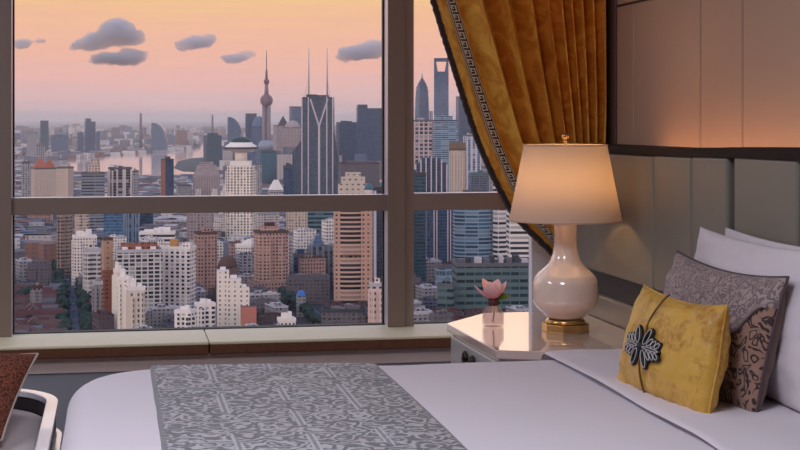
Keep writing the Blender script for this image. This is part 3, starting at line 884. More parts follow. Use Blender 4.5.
mm = bf.mapr(bf.math('ADD', bf.noise(bf.scale(o, (1, .45, 1)), 190, 2), bf.math('MULTIPLY', w2_.outputs[1], .12)), .42, .68)
bf.bsdf(bf.mix(mm, lin((64, 34, 28)), lin((146, 84, 64))), .8, 0, .15, bf.bump(mm, .7, .004), 0)
bc = thing('brown_cushion', 'dark brown woven cushion with pale piping lying on the bench', 'cushion')
mtx, w_, h_ = basis((-.789, 4.255, .536), (-.295, 4.18, .536), (-.718, 4.725, .694))
bc.matrix_world = mtx
merge(pillow_mb(w_, h_, .13, wr=.006, seed=21, pinch=.04, p=.6).build('cushion_cover', bf.m, bc))
MB().tube(seam_pts(w_, h_, .04), .0035, 8, closed=True).build('piping', plain('pale_piping', (176, 160, 150), .6), bc)

# ================================================================== ADDED FILL LIGHTS ON THE UNSEEN CEILING, TO BRIGHTEN THE ROOM
def added_ceiling_fill(x, y, size, power, color, label):
    t = thing('added_ceiling_fill', label, 'fill light', (x, y, ZC), 0, 'added overhead fill lights')
    MB().rbox(0, 0, size+.08, size+.08, -.03, 0).build('fill_frame', M['alu'], t)
    e = NT('fill_glow'); em = e.node('Emission'); em.inputs[0].default_value = lin(color); em.inputs[1].default_value = 1.0
    e.t.links.new(em.outputs[0], e.out.inputs[0])
    MB().rbox(0, 0, size, size, -.034, -.0305).build('fill_diffuser', e.m, t)
    L = bpy.data.lights.new('added_fill_lamp', 'AREA'); L.shape = 'SQUARE'; L.size = size; L.energy = power; L.color = lin(color)[:3]
    lo = bpy.data.objects.new('added_fill_lamp', L); COL.objects.link(lo); lo.parent = t; lo.location = (0, 0, -.04)
added_ceiling_fill(.1, 2.5, 1.0, 36, (236, 240, 255), 'added unseen square fill light above the foot of the bed')
added_ceiling_fill(-1.9, 4.6, 1.0, 30, (236, 240, 255), 'added unseen square fill light near the window, left of the bed')
# ================================================================== CITY
G = GROUND
def facade(name, wall, glass, bay=3.5, fl=3.5, ww=.6, wh=.55, grough=.25, var=.5, wvar=.06, vline=None):
    n = NT(name); uv = n.uv(); s = n.node('SeparateXYZ'); n.put(s.inputs[0], uv)
    U = n.math('DIVIDE', s.outputs[0], bay); V = n.math('DIVIDE', s.outputs[1], fl)
    fu = n.math('ABSOLUTE', n.math('SUBTRACT', n.math('FRACT', n.math('ADD', U, 500)), .5))
    fv = n.math('ABSOLUTE', n.math('SUBTRACT', n.math('FRACT', n.math('ADD', V, 500)), .5))
    mask = n.math('MULTIPLY', n.math('LESS_THAN', fu, ww/2), n.math('LESS_THAN', fv, wh/2))
    cell = n.node('CombineXYZ'); n.put(cell.inputs[0], n.math('FLOOR', U)); n.put(cell.inputs[1], n.math('FLOOR', V))
    wn = n.node('TexWhiteNoise', noise_dimensions='2D'); n.put(wn.inputs['Vector'], cell.outputs[0])
    gcol = lin(glass)
    g = n.mix(wn.outputs[0], tuple(x*(1-var) for x in gcol[:3])+(1,), tuple(min(1, x*(1+var)+.004) for x in gcol[:3])+(1,))
    w2 = n.node('TexWhiteNoise', noise_dimensions='2D'); off = n.node('VectorMath', operation='ADD'); n.put(off.inputs[0], cell.outputs[0]); off.inputs[1].default_value = (17.3, 5.1, 0)
    n.put(w2.inputs['Vector'], off.outputs[0])
    wl = lin(wall)
    g = n.mix(n.math('MULTIPLY', n.math('GREATER_THAN', w2.outputs[0], .8), .55), g, wl)
    nv = n.noise(n.scale(uv, (.05, .03, 1)), 1, 3)
    wc = n.mix(nv, tuple(x*(1-wvar*2) for x in wl[:3])+(1,), tuple(min(1, x*(1+wvar*2)) for x in wl[:3])+(1,))
    if vline:
        per, frac, colr = vline
        f2 = n.math('LESS_THAN', n.math('FRACT', n.math('ADD', n.math('DIVIDE', s.outputs[0], per), 500)), frac)
        mask = n.math('MULTIPLY', mask, n.math('SUBTRACT', 1, f2)); wc = n.mix(f2, wc, lin(colr))
    n.bsdf(n.mix(mask, wc, g), n.mapr(mask, 0, 1, .75, grough), 0, n.mapr(mask, 0, 1, .3, .35))
    return n.m
def rgb(name, c, rough=.8, **k): return plain(name, c, rough, spec=.3, **k)
R_GREY, R_DARK, R_RED = rgb('roof_grey', (100, 100, 110), var=.15, vscale=.3), rgb('roof_dark', (66, 70, 80), var=.2, vscale=.3), rgb('roof_red', (88, 56, 58), var=.2, vscale=.5)
R_WHITE, R_BROWN = rgb('roof_white', (188, 184, 188), var=.08, vscale=.3), rgb('roof_brown', (92, 70, 68), var=.2, vscale=.3)
F = {
 'white_res': facade('white_flats', (236, 226, 218), (52, 56, 70), 3.4, 3.7, .5, .52),
 'white_plain': facade('white_plain_flats', (240, 230, 218), (116, 112, 114), 5.2, 4.2, .3, .42),
 'white_pier': facade('white_pier_flats', (240, 232, 226), (44, 54, 70), 5.6, 4.0, .5, .6),
 'grey_res': facade('grey_flats', (176, 174, 178), (48, 54, 66), 5.0, 4.4, .62, .6),
 'lattice': facade('dark_glass_grid_flats', (206, 202, 198), (40, 52, 64), 6, 4.0, .78, .64),
 'white_tower': facade('white_hotel', (248, 232, 218), (84, 82, 92), 4.6, 4.0, .5, .62),
 'pink_brown': facade('pink_brown_flats', (178, 144, 136), (66, 56, 62), 3.8, 4.2, .5, .48),
 'pink_tower': facade('pink_flats', (198, 162, 150), (62, 54, 60), 3.8, 3.8, .52, .5),
 'tan_band': facade('tan_banded_tower', (200, 166, 150), (40, 40, 50), 60, 4.7, .97, .58),
 'tan_side': facade('tan_side_windows', (194, 156, 138), (62, 54, 58), 5, 4.7, .4, .4),
 'beige': facade('beige_tower', (214, 194, 178), (84, 80, 86), 4.6, 4.2, .46, .52),
 'beige_plain': facade('beige_stepped', (210, 196, 182), (120, 112, 110), 6, 5, .4, .3),
 'blue_glass': facade('blue_glass', (92, 124, 152), (40, 88, 130), 3.2, 4.2, .92, .62, .15),
 'blue_dark': facade('dark_blue_glass', (66, 86, 112), (40, 64, 96), 4, 4.2, .9, .7, .15),
 'blue_haze': facade('blue_grey_glass', (86, 106, 132), (60, 86, 118), 5, 4.4, .88, .7, .15),
 'teal_glass': facade('teal_glass', (56, 88, 104), (28, 64, 84), 4, 4.2, .9, .66, .15),
 'teal_band': facade('teal_band_offices', (104, 134, 142), (26, 60, 76), 12, 6.5, .95, .5, .2),
 'dark_fin': facade('dark_finned_tower', (58, 66, 84), (34, 44, 64), 3.5, 4.4, .8, .72, .15, vline=(30, .1, (196, 198, 208))),
 'curve_blue': facade('banded_blue_glass', (150, 172, 188), (60, 92, 118), 16, 4.6, .96, .64, .15),
 'white_band': facade('white_banded', (236, 228, 222), (56, 58, 68), 90, 5.8, .98, .52),
 'grid_pink': facade('pink_grey_grid', (196, 178, 176), (54, 64, 82), 9, 8, .68, .7, .2),
 'white_fin': facade('white_finned_glass', (66, 76, 94), (46, 58, 80), 4, 4.4, .86, .74, .2, vline=(14, .24, (222, 210, 208))),
 'office_band': facade('grey_banded_office', (140, 144, 152), (56, 64, 80), 20, 4.6, .95, .5, .2),
 'stone': facade('grey_stone_tower', (168, 152, 152), (98, 96, 110), 5, 4.6, .45, .55),
 'glass_fin': facade('silver_finned_glass', (86, 100, 116), (56, 72, 92), 3.6, 4.4, .85, .72, .12),
 'mall': facade('teal_mall', (92, 112, 116), (28, 58, 66), 9, 7.2, .9, .42, .25),
 'brick': facade('brick_flats', (150, 92, 74), (70, 54, 52), 6, 4.2, .4, .4),
 'brown_slab': facade('brown_grey_slab', (158, 138, 128), (84, 78, 82), 7, 4.6, .85, .42),
 'low': facade('low_block', (108, 102, 108), (76, 76, 86), 4.5, 3.8, .5, .45),
 'low_white': facade('low_white_block', (150, 146, 150), (66, 68, 80), 4.5, 3.8, .5, .45),
 'low_red': facade('lane_house', (88, 76, 84), (76, 66, 70), 4.5, 3.8, .4, .4),
 'low_blue': facade('low_blue_block', (104, 112, 128), (54, 64, 82), 5, 3.8, .7, .5),
}
M['trim_white'] = rgb('white_trim', (240, 232, 226)); M['trim_silver'] = rgb('silver_trim', (206, 196, 200), .5)
M['red_roof'] = rgb('red_hip_roof', (176, 104, 84)); M['teal_dome'] = rgb('green_dome', (50, 72, 70), .4)
GLASSY = [F[k] for k in ('blue_glass', 'blue_dark', 'teal_glass', 'teal_band', 'dark_fin', 'curve_blue', 'mall', 'white_band', 'office_band', 'brick')]
foot = []          # circles kept free of filler: (x, y, r)

class B:
    def __init__(s, name, label, u0, u1, vt, D, ang=.3, k=.8, group=None, cat='building', w=None):
        s.D = D; Wp = (u1-u0)*D/FPX
        s.w = w or Wp/(math.cos(ang)+k*abs(math.sin(ang))); s.d = s.w*k
        c = city((u0+u1)/2, D+s.d*.5)
        s.root = thing(name, label, cat, (c.x, c.y, G), -AZ+ang, group)
        s.h = cz(vt, D)-G
        foot.append((c.x, c.y, .62*max(s.w, s.d)+8)); s.rnd = random.Random(int(u0*7+vt*13))
    def mpp(s): return s.D/FPX
    def z(s, v): return cz(v, s.D)-G
    def rect(s, w=None, d=None, ox=0, oy=0):
        w = w or s.w; d = d or s.d
        return [(ox-w/2, oy-d/2), (ox+w/2, oy-d/2), (ox+w/2, oy+d/2), (ox-w/2, oy+d/2)]
    def pr(s, name, poly, z0, z1, mats, **kw):
        mats = mats if isinstance(mats, tuple) else (mats, mats)
        return MB().prism(poly, z0, z1, 0, 1, **kw).build(name, list(mats), s.root)
    def shaft(s, mat, roof=None, z0=0, z1=None, w=None, d=None, ox=0, oy=0, name='tower_shaft'):
        return s.pr(name, s.rect(w, d, ox, oy), z0, s.h if z1 is None else z1, (mat, roof or R_GREY))
    def parapet(s, mat, h=2.5, t=1.2, w=None, d=None, z=None, ox=0, oy=0):
        w = w or s.w; d = d or s.d; z = s.h if z is None else z
        m = MB(); w += .6; d += .6
        m.box(ox-w/2, ox+w/2, oy-d/2, oy-d/2+t, z-.6, z+h); m.box(ox-w/2, ox+w/2, oy+d/2-t, oy+d/2, z-.6, z+h)
        m.box(ox-w/2, ox-w/2+t, oy-d/2+t, oy+d/2-t, z-.6, z+h); m.box(ox+w/2-t, ox+w/2, oy-d/2+t, oy+d/2-t, z-.6, z+h)
        m.build('roof_parapet', mat, s.root)
    def plant(s, mat, n=2, hmax=9, z=None):
        z = s.h if z is None else z
        for i in range(n):
            w = s.w*s.rnd.uniform(.18, .34); d = s.d*s.rnd.uniform(.2, .4)
            ox = s.w*(-.28+.56*(i+.5)/n)+s.w*s.rnd.uniform(-.04, .04); oy = s.d*s.rnd.uniform(-.2, .2)
            s.pr('plant_room', s.rect(w, d, ox, oy), z, z+s.rnd.uniform(.5, 1)*hmax, mat)
    def podium(s, mat, h=18, f=1.35):
        s.pr('podium', s.rect(s.w*f, s.d*f), 0, h, (mat, R_GREY))
    def mast(s, z0, z1, r=.6, mat=None, ox=0, oy=0, name='mast'):
        MB().lathe([(r, z0), (r*.35, z1)], 8, ox, oy).build(name, mat or M['trim_silver'], s.root)
def simple(name, label, u0, u1, vt, D, mat, roof=None, trim=None, ang=.3, k=.8, plants=2, par=True, pod=None, hmax=8, group=None):
    b = B(name, label, u0, u1, vt, D, ang, k, group)
    b.shaft(mat, roof)
    if D < 2700 and mat not in GLASSY:
        for q in (-.27, .27):
            b.pr('projecting_bay', b.rect(b.w*.2, 3.4, q*b.w, -b.d*.5), 0, b.h-b.rnd.uniform(.0, 6), (mat, roof or R_GREY))
        sg = -1 if ang > 0 else 1
        b.pr('projecting_bay', b.rect(3.4, b.d*.34, sg*-.5*b.w*-1, 0), 0, b.h-3, (mat, roof or R_GREY))
    if par: b.parapet(trim or roof or R_GREY)
    if plants: b.plant(trim or mat, plants, hmax)
    if pod: b.podium(pod)
    return b

# ---------------- ground, river, boulevard
gd = NT('city_ground'); o = gd.obj()
gn = gd.noise(o, .012, 5, .65); g2 = gd.noise(o, .05, 3, .6)
gd.bsdf(gd.mix(gd.math('MULTIPLY', g2, gn), lin((36, 42, 52)), lin((92, 92, 102))), .9, 0, .2)
m = MB(); a = city(-2200, 1000); 
m.face([m.vert((x, y, G)) for x, y in ((-60000, 300), (60000, 300), (60000, 90000), (-60000, 90000))])
struct(m.build('ground', gd.m))
def flat(name, pix, z, mat, th=.6):
    pts = [onZ(u, v, G) for u, v in pix]
    m = MB(); m.prism([(p.x, p.y) for p in pts], z-th, z)
    return m.build(name, mat)
wa = NT('river_water'); o = wa.obj()
wn_ = wa.noise(wa.scale(o, (.004, .02, 1)), 1, 4)
wa.bsdf(lin((196, 176, 170)), .08, 0, .8, wa.bump(wn_, .04, 3))
river = flat('river', [(20, 168), (50, 161), (75, 159.5), (100, 157), (130, 155), (160, 152.5), (180, 151), (194, 148), (199, 144), (203, 141), (212, 140), (214, 148), (216, 160), (216, 182), (192, 179), (140, 181), (100, 177), (76, 177), (50, 170)], G+1.2, wa.m)
struct(river)
gr = rgb('bank_green', (56, 72, 74), .95, var=.3, vscale=.02)
struct(flat('land_bank', [(174, 168), (178, 162), (190, 159), (216, 157), (216, 169), (195, 172), (183, 171.5)], G+3, gr))
struct(flat('land_bank', [(98, 156.5), (130, 154), (160, 151.5), (180, 150), (195, 147), (190, 144), (170, 146), (130, 149), (60, 156), (40, 161)], G+3, gr))
asph = rgb('asphalt', (70, 84, 102), .9, var=.15, vscale=.05)
road = flat('road', [(69, 345), (81, 345), (77, 300), (70, 275), (57, 252), (43, 236), (30, 225), (25, 226.5), (38, 239), (51, 255), (62, 276), (69, 300)], G+.8, asph); struct(road)
road2 = flat('road', [(330, 345), (350, 345), (318, 312), (300, 300), (286, 292), (282, 296), (296, 306), (312, 322)], G+.8, asph); struct(road2)

# ---------------- far skyline on the left, beyond the river
def far(name, label, u0, u1, vt, D, mat, **kw): return simple(name, label, u0, u1, vt, D, mat, R_DARK, **kw)
far('slab_tower', 'dark slab tower standing alone on the far bank at the left', 40, 49, 121, 8600, F['teal_glass'], ang=.2, plants=0)
b = far('office_tower', 'tallest far bank tower with a notched top, left of the river bend', 84, 96, 122, 8400, F['blue_dark'], ang=.35, plants=0)
b.pr('crown', b.rect(b.w*.5, b.d, -b.w*.2), b.h, b.z(118.5), F['blue_dark'])
far('office_tower', 'lower grey tower touching the left side of the notched far tower', 77, 84, 133, 8500, F['blue_haze'], plants=1)
far('office_tower', 'lower grey tower touching the right side of the notched far tower', 96, 100, 132, 8600, F['blue_haze'], plants=1)
far('office_block', 'broad bluish office block right of the far dark slab tower', 51, 69, 136, 8300, F['blue_haze'], ang=.15, plants=3)
far('office_block', 'grey stepped block in haze left of the far dark slab tower', 26, 38, 133, 7800, F['grey_res'], plants=3, hmax=30)
b = B('chimney', 'slender smokestack rising from the haze beyond the river', 138.5, 143, 148, 9000, cat='chimney')
b.pr('chimney_base', b.rect(), 0, b.h, F['grey_res'])
MB().lathe([(11, b.h), (6, b.z(113))], 16).build('chimney_stack', rgb('stack', (120, 96, 100)), b.root)
b = B('chimney', 'second slender smokestack, above the dark block at the river bend', 210.8, 214.2, 150, 8800, cat='chimney')
b.pr('chimney_base', b.rect(), 0, b.h, F['grey_res'])
MB().lathe([(9, b.h), (5, b.z(115))], 16).build('chimney_stack', rgb('stack2', (104, 96, 106)), b.root)
def sail(name, label, u0, u1, vt, D, mat, cut=.25, base=None):
    b = B(name, label, u0, u1, vt, D, 0.0, .5)
    n = 20; m = MB(); h0 = b.h*cut
    prof = [(-b.w/2, 0)]+[(b.w/2, 0)]+[(-b.w/2+b.w*math.sin(PI/2*(1-k/n))**.8 if k < n else -b.w/2, h0+(b.h-h0)*math.sin(PI/2*k/n)) for k in range(n+1)]
    fr_ = [m.vert((x, -b.d/2, z)) for x, z in prof]; bk = [m.vert((x, b.d/2, z)) for x, z in prof]
    m.face(fr_, 0, [(x, z) for x, z in prof]); m.face(bk[::-1], 0, [(x, z) for x, z in prof][::-1])
    for k in range(len(prof)):
        j = (k+1) % len(prof); m.face((fr_[k], fr_[j], bk[j], bk[k]), 0, [(0, prof[k][1]), (0, prof[j][1]), (b.d, prof[j][1]), (b.d, prof[k][1])])
    m.build('sail_shell', mat, b.root)
    b.pr('podium', b.rect(b.w*1.15, b.d*1.3), 0, b.h*.08, F['grey_res'])
    return b
sail('sail_tower', 'pale sail shaped tower on the far riverbank beyond the smokestack', 152, 167, 123, 8800, F['blue_haze'], .3)
far('office_block', 'dark glass block at the inside of the river bend', 203, 222, 136, 5900, F['teal_glass'], ang=.4, plants=2, hmax=14)
sail('sail_tower', 'blue grey sail shaped tower left of the ball tower', 228, 243, 117, 6600, F['blue_haze'], .45)
far('glass_tower', 'square dark glass tower beside the sail shaped one', 245, 257, 114, 6300, F['blue_dark'], ang=.2, plants=0)
b = B('curved_tower', 'round topped glass tower directly left of the ball tower shaft', 252, 266, 128, 6000, 0, .8)
b.shaft(F['blue_haze'], R_DARK)
MB().lathe([(b.w/2*math.cos(t*PI/20), b.h+b.z(116)*.0+(b.z(116)-b.h)*math.sin(t*PI/20)) for t in range(11)], 24).build('rounded_crown', F['blue_haze'], b.root)
# ---------------- tower with spheres
b = B('ball_tower', 'tall tower with red spheres and needle spire on the skyline', 262, 271, 150, 5600, 0, 1.0, cat='tower')
px = b.mpp()
pk_ = rgb('tower_pink', (124, 94, 104), .45); tg = rgb('tower_grey', (134, 122, 132), .6); tsil = rgb('tower_silver', (140, 150, 166), .4)
for k in range(3):
    a = PI/2+k*2*PI/3
    MB().lathe([(1.9*px, 0), (1.9*px, b.z(103))], 14, 2.8*px*math.cos(a), 2.8*px*math.sin(a)).build('column', tg, b.root)
MB().lathe([(1.6*px, 0), (1.6*px, b.z(100))], 14).build('core_shaft', pk_, b.root)
MB().ball((0, 0, b.z(100.5)), 6.4*px, 28, 18).build('upper_sphere', pk_, b.root)
MB().ball((0, 0, b.z(146)), 8.4*px, 28, 18, sq=(1, 1, .75)).build('lower_sphere', tsil, b.root)
MB().lathe([(2.2*px, b.z(95)), (1.7*px, b.z(84))], 14).build('neck_shaft', tg, b.root)
MB().ball((0, 0, b.z(81.5)), 2.9*px, 20, 12).build('small_sphere', pk_, b.root)
MB().lathe([(1.3*px, b.z(79.5)), (1.1*px, b.z(70)), (.55*px, b.z(69.5)), (.5*px, b.z(60)), (.22*px, b.z(50))], 12).build('spire', tg, b.root)
b = B('round_tower', 'dark green cylindrical glass tower in front of the ball tower', 260, 277, 151, 3900, 0, 1, cat='building')
MB().lathe([(b.w/2, 0), (b.w/2, b.h-4)], 28).build('tower_shaft', F['teal_glass'], b.root)
MB().lathe([(b.w/2*.98, b.h-4), (b.w/2*.9, b.h), (b.w/2*.5, b.h+3), (.1, b.h+4)], 28).build('roof_cap', R_DARK, b.root)
# ---------------- grey stone group behind
b = simple('stone_tower', 'grey stone tower with a pointed pyramid roof right of the ball tower', 273, 293, 126, 5200, F['stone'], ang=.35, plants=0)
b.pr('pyramid_roof', b.rect(b.w*.6, b.d*.6), b.h, b.z(116), R_DARK, scale_top=.04)
b = simple('stone_tower', 'pale stone tower with an arched top left of the twin spire tower', 282, 303, 128, 4900, F['stone'], ang=-.2, plants=0)
MB().lathe([(b.w*.42*math.cos(t*PI/20), b.h+(b.z(120.5)-b.h)*math.sin(t*PI/20)) for t in range(11)], 24).build('arched_crown', F['stone'], b.root)
far('glass_tower', 'square blue tower rising behind the stone towers', 289, 303, 107, 6200, F['blue_haze'], plants=0)
# ---------------- twin-spire tower
D = 3300
b = B('twin_spire_tower', 'dark glass tower with two white spires and a white Y on its face', 302, 334, 97, D, 0.0, .8, cat='tower')
px = b.mpp()
b.shaft(F['glass_fin'], R_DARK, name='tower_shaft')
def wing(x0, x1, vin, vout, name='side_wing'):
    m = MB(); zi, zo = b.z(vin), b.z(vout); y0, y1 = -b.d*.42, b.d*.42
    q = [(x0, y0, 0), (x1, y0, 0), (x1, y0, zo), (x0, y0, zi)]; r2 = [(x, y1, z) for x, y, z in q]
    A = [m.vert(p) for p in q]; C = [m.vert(p) for p in r2]
    m.face(A, 0, [(p[0], p[2]) for p in q]); m.face(C[::-1], 0, [(p[0], p[2]) for p in q][::-1])
    for k in range(4):
        j = (k+1) % 4; m.face((A[k], A[j], C[j], C[k]), 0 if k != 2 else 1, [(0, q[k][2]), (0, q[j][2]), (b.d, q[j][2]), (b.d, q[k][2])])
    m.build(name, [F['glass_fin'], R_DARK], b.root)
wing(-b.w/2+.01, -b.w/2-10*px, 140, 153); wing(b.w/2-.01, b.w/2+5*px, 132, 158)
yf = -b.d/2-1.2
def bar(name, p0, p1, wd, mat, dep=2.4):
    m = MB(); (x0, z0), (x1, z1) = p0, p1
    L = math.hypot(x1-x0, z1-z0); nx, nz_ = -(z1-z0)/L*wd/2, (x1-x0)/L*wd/2
    A = [(x0+nx, z0+nz_), (x0-nx, z0-nz_), (x1-nx, z1-nz_), (x1+nx, z1+nz_)]
    i0 = [m.vert((x, yf, z)) for x, z in A]; i1 = [m.vert((x, yf+dep, z)) for x, z in A]
    m.face(i0); m.face(i1[::-1])
    for k in range(4): m.face((i0[k], i0[(k+1) % 4], i1[(k+1) % 4], i1[k]))
    m.build(name, mat, b.root)
tw = M['trim_silver']
X_ = lambda u: (u-318)*px
for u in (302.6, 309, 327.5, 333.4): bar('facade_rib', (X_(u), 0), (X_(u), b.h), 1.1*px, tw)
bar('facade_rib', (X_(292.5), 0), (X_(292.5), b.z(154)), .9*px, tw)
bar('y_stem', (X_(319.8), 0), (X_(319.8), b.z(125)), 2.0*px, tw)
bar('y_arm', (X_(319.4), b.z(125)), (X_(311), b.z(99)), 1.5*px, tw); bar('y_arm', (X_(320.2), b.z(125)), (X_(328.5), b.z(99)), 1.5*px, tw)
for s_ in (-1, 1):
    MB().lathe([(.85*px, b.h), (.7*px, b.z(66)), (.4*px, b.z(47))], 10, s_*9.3*px, 0).build('spire', tw, b.root)
    MB().tube([(s_*9.3*px, 0, b.z(78)), (s_*(9.3+4.5)*px if s_ < 0 else 12.5*px, 0, b.h)], .28*px, 6).build('stay_rod', tw, b.root)
b.plant(R_DARK, 3, 9)
# ---------------- right cluster of the big pane
far('glass_block', 'broad dark blue glass block right of the twin spire tower', 336, 358, 123, 4800, F['blue_dark'], ang=.25, plants=2, hmax=10)
b = far('glass_tower', 'tall dark blue tower by the window post with a raised left side', 356, 384, 109, 4600, F['blue_dark'], ang=.1, plants=0)
b.pr('crown', b.rect(b.w*.36, b.d, -b.w*.31), b.h, b.z(104.5), F['blue_dark'])
# ---------------- mushroom topped white tower
D = 2150
b = B('disc_top_tower', 'white tower topped by a flying saucer disc and green dome', 227, 255, 166, D, 0.0, 1.0, cat='tower')
px = b.mpp()
b.shaft(F['white_tower'], R_WHITE, w=b.w*.9)
for s_ in (-1, 1): b.shaft(F['white_tower'], R_WHITE, w=b.w*.16, d=b.d*.6, ox=s_*b.w*.45, z1=b.z(171), name='corner_wing')
b.pr('upper_block', b.rect(b.w*.72, b.d*.72), b.h, b.z(161), (M['trim_white'], R_WHITE))
MB().lathe([(6.2*px, b.z(162)), (6.2*px, b.z(151))], 24).build('neck', F['white_tower'], b.root)
MB().lathe([(6.3*px, b.z(153)), (13*px, b.z(150)), (16*px, b.z(148.2)), (16.4*px, b.z(147)), (14.5*px, b.z(145.2)), (12*px, b.z(144)), (11.5*px, b.z(142.5))], 40).build('saucer_disc', M['trim_white'], b.root)
MB().lathe([(15.2*px, b.z(148.9)), (16.55*px, b.z(148.3)), (16.55*px, b.z(147.4)), (15.2*px, b.z(146.8))], 40, cap=False).build('dark_window_ring', R_DARK, b.root)
MB().lathe([(11.4*px*math.cos(t*PI/20), b.z(143)+(b.z(136.5)-b.z(143))*math.sin(t*PI/20)) for t in range(11)], 32).build('green_dome', M['teal_dome'], b.root)
b.mast(b.z(137), b.z(133), .4*px)
# ---------------- mid distance, upper pane
b = simple('flats_block', 'beige block of flats crowned by two red hip roofs', 30, 57, 169, 2900, F['beige'], ang=.45, plants=0, pod=F['low'])
for ox, oy, s_, vv in ((-b.w*.16, -b.d*.1, .72, 158), (b.w*.30, b.d*.1, .5, 159.5)):
    b.pr('hip_roof', b.rect(b.w*s_, b.d*s_, ox, oy), b.h, b.z(vv), M['red_roof'], scale_top=.12)
simple('flats_block', 'hazy grey flats behind the red hip roofs', 36, 46, 146, 3900, F['grey_res'], R_GREY, ang=.2)
simple('flats_block', 'narrow grey flats at the frame edge left of the red hip roofs', 21, 31, 163, 3100, F['grey_res'], R_GREY, ang=.4)
simple('flats_block', 'grey stepped block right of the red hip roofs', 57, 73, 168, 2800, F['beige'], R_GREY, ang=-.3, plants=3)
b = simple('banded_office', 'dark banded office tower with a pale stone crown left of the blue striped flats', 80, 106, 174, 2300, F['office_band'], R_GREY, ang=.2, plants=0)
b.pr('stone_crown', b.rect(b.w*.5, b.d*.5, b.w*.05), b.h, b.z(165), (F['beige'], R_GREY)); b.pr('stone_crown', b.rect(b.w*.34, b.d*.34, b.w*.05), b.z(165), b.z(160), (F['beige'], R_GREY))
b = simple('striped_flats', 'pale flats with dark vertical strips and a roof canopy', 107, 133, 169, 2350, facade('striped_flats', (224, 212, 206), (44, 52, 66), 12, 4.4, .55, .9), R_GREY, ang=.2, plants=1)
b.pr('roof_canopy', b.rect(b.w*.5, b.d*.4, -b.w*.2), b.h+5, b.h+6.5, M['trim_silver']); b.pr('canopy_post', b.rect(b.w*.1, b.d*.2, -b.w*.2), b.h, b.h+5, M['trim_silver'])
simple('flats_block', 'grey flats adjoining the pale striped flats on their right', 132, 139, 172, 2500, F['grey_res'], R_GREY)
b = simple('capped_tower', 'dark navy and brown tower with a cap standing on the river edge', 161, 174, 160, 3500, F['blue_dark'], R_DARK, ang=.6, k=1, plants=0)
b.pr('roof_cap', b.rect(b.w*.45, b.d*.45), b.h, b.z(156.5), R_BROWN); b.pr('brown_flank', b.rect(b.w*.06, b.d*1.02, -b.w*.5), 0, b.h, F['brick'])
b = B('stepped_block', 'grey block with sloping shoulders between the capped tower and disc tower', 192, 221, 166, 2950, .12, .7)
b.pr('lower_block', b.rect(), 0, b.z(176), (F['stone'], R_GREY)); b.pr('shoulder_block', b.rect(b.w*.96, b.d*.96), b.z(176), b.z(165), (F['stone'], R_GREY), scale_top=.72); b.pr('roof_box', b.rect(b.w*.5, b.d*.5), b.z(165), b.z(162), (F['stone'], R_GREY))
for q in (-1, 1): b.pr('white_bay', b.rect(b.w*.22, b.d*.2, q*b.w*.3, -b.d*.5), 0, b.z(189), (F['white_res'], R_WHITE))
simple('flats_block', 'pale low block below the sloping shoulder block', 176, 192, 186, 2900, F['low_white'], R_GREY, plants=3)
simple('flats_block', 'grey tower between the disc tower and the green cylinder', 254, 262, 164, 3300, F['grey_res'], R_GREY)
b = simple('striped_roof_hall', 'block with a white striped sloping roof under the green cylinder', 268, 284, 190, 2700, F['grey_res'], R_WHITE, plants=0, par=False)
b.pr('sloping_roof', b.rect(b.w, b.d), b.h, b.z(180), M['trim_white'], scale_top=.3)
simple('slab_block', 'dark grey slab left of the twin spire tower foot', 283, 294, 167, 2800, F['blue_dark'], R_DARK, ang=.1)
# ---------------- right pane, upper
b = B('pagoda_tower', 'tapering tower with stepped crown and needle in the narrow pane', 415, 429, 86, 6300, .4, 1, cat='tower')
z0 = 0; 
for i, (sc_, v) in enumerate(((1., 108), (.96, 97), (.9, 90), (.8, 86), (.62, 83), (.42, 80.5), (.22, 78.5))):
    b.pr('tower_tier', b.rect(b.w*sc_, b.d*sc_), z0, b.z(v), (F['blue_haze'], R_GREY)); z0 = b.z(v)
b.mast(z0, b.z(72.5), 5)
b = B('aperture_tower', 'tall blue tower with a trapezoid opening at its top', 434, 448.5, 71.5, 6200, .0, .45, cat='tower')
b.shaft(F['blue_haze'], R_DARK)
px = b.mpp()
for s_ in (-1, 1):
    m = MB(); q = [(s_*b.w/2, b.h), (s_*b.w*.24, b.h), (s_*b.w*.36, b.z(61.5)), (s_*b.w/2, b.z(61.5))]
    A = [m.vert((x, -b.d*.4, z)) for x, z in q]; C = [m.vert((x, b.d*.4, z)) for x, z in q]
    m.face(A); m.face(C[::-1])
    for k in range(4): m.face((A[k], A[(k+1) % 4], C[(k+1) % 4], C[k]))
    m.build('opening_side', F['blue_haze'], b.root)
b.pr('top_bridge', b.rect(b.w, b.d*.8), b.z(61.5), b.z(58), (F['blue_haze'], R_DARK))
far('glass_tower', 'dark blue tower half hidden by the curtain edge', 456, 474, 97, 5200, F['blue_dark'], ang=.2, plants=0)
b = simple('grid_office', 'pinkish grid fronted office tower behind the white finned tower', 410, 432, 121, 3000, F['grid_pink'], R_GREY, ang=.0, plants=1)
b.pr('lift_tower', b.rect(b.w*.16, b.d*.3, b.w*.46), 0, b.z(111), F['stone'])
b = simple('banded_office', 'blue banded office block right of the pinkish grid tower', 431, 458, 121, 3300, F['curve_blue'], R_DARK, ang=.15, plants=3, hmax=18)
b = B('finned_tower', 'tower of bold white vertical fins with stepped top in the narrow pane', 415, 447, 163, 2250, 0.0, .7)
b.shaft(F['blue_dark'], R_DARK); px = b.mpp(); yf = -b.d/2-1.2
for i in range(7):
    u = -b.w/2+b.w*(i+.1)/6.2; hh = b.z((164, 160, 157.5, 156.5, 157.5, 160, 164)[i])
    b.pr('white_fin', [(u-.6*px, -b.d/2-3), (u+.6*px, -b.d/2-3), (u+.6*px, -b.d/2+.5), (u-.6*px, -b.d/2+.5)], 0, hh, M['trim_silver'])
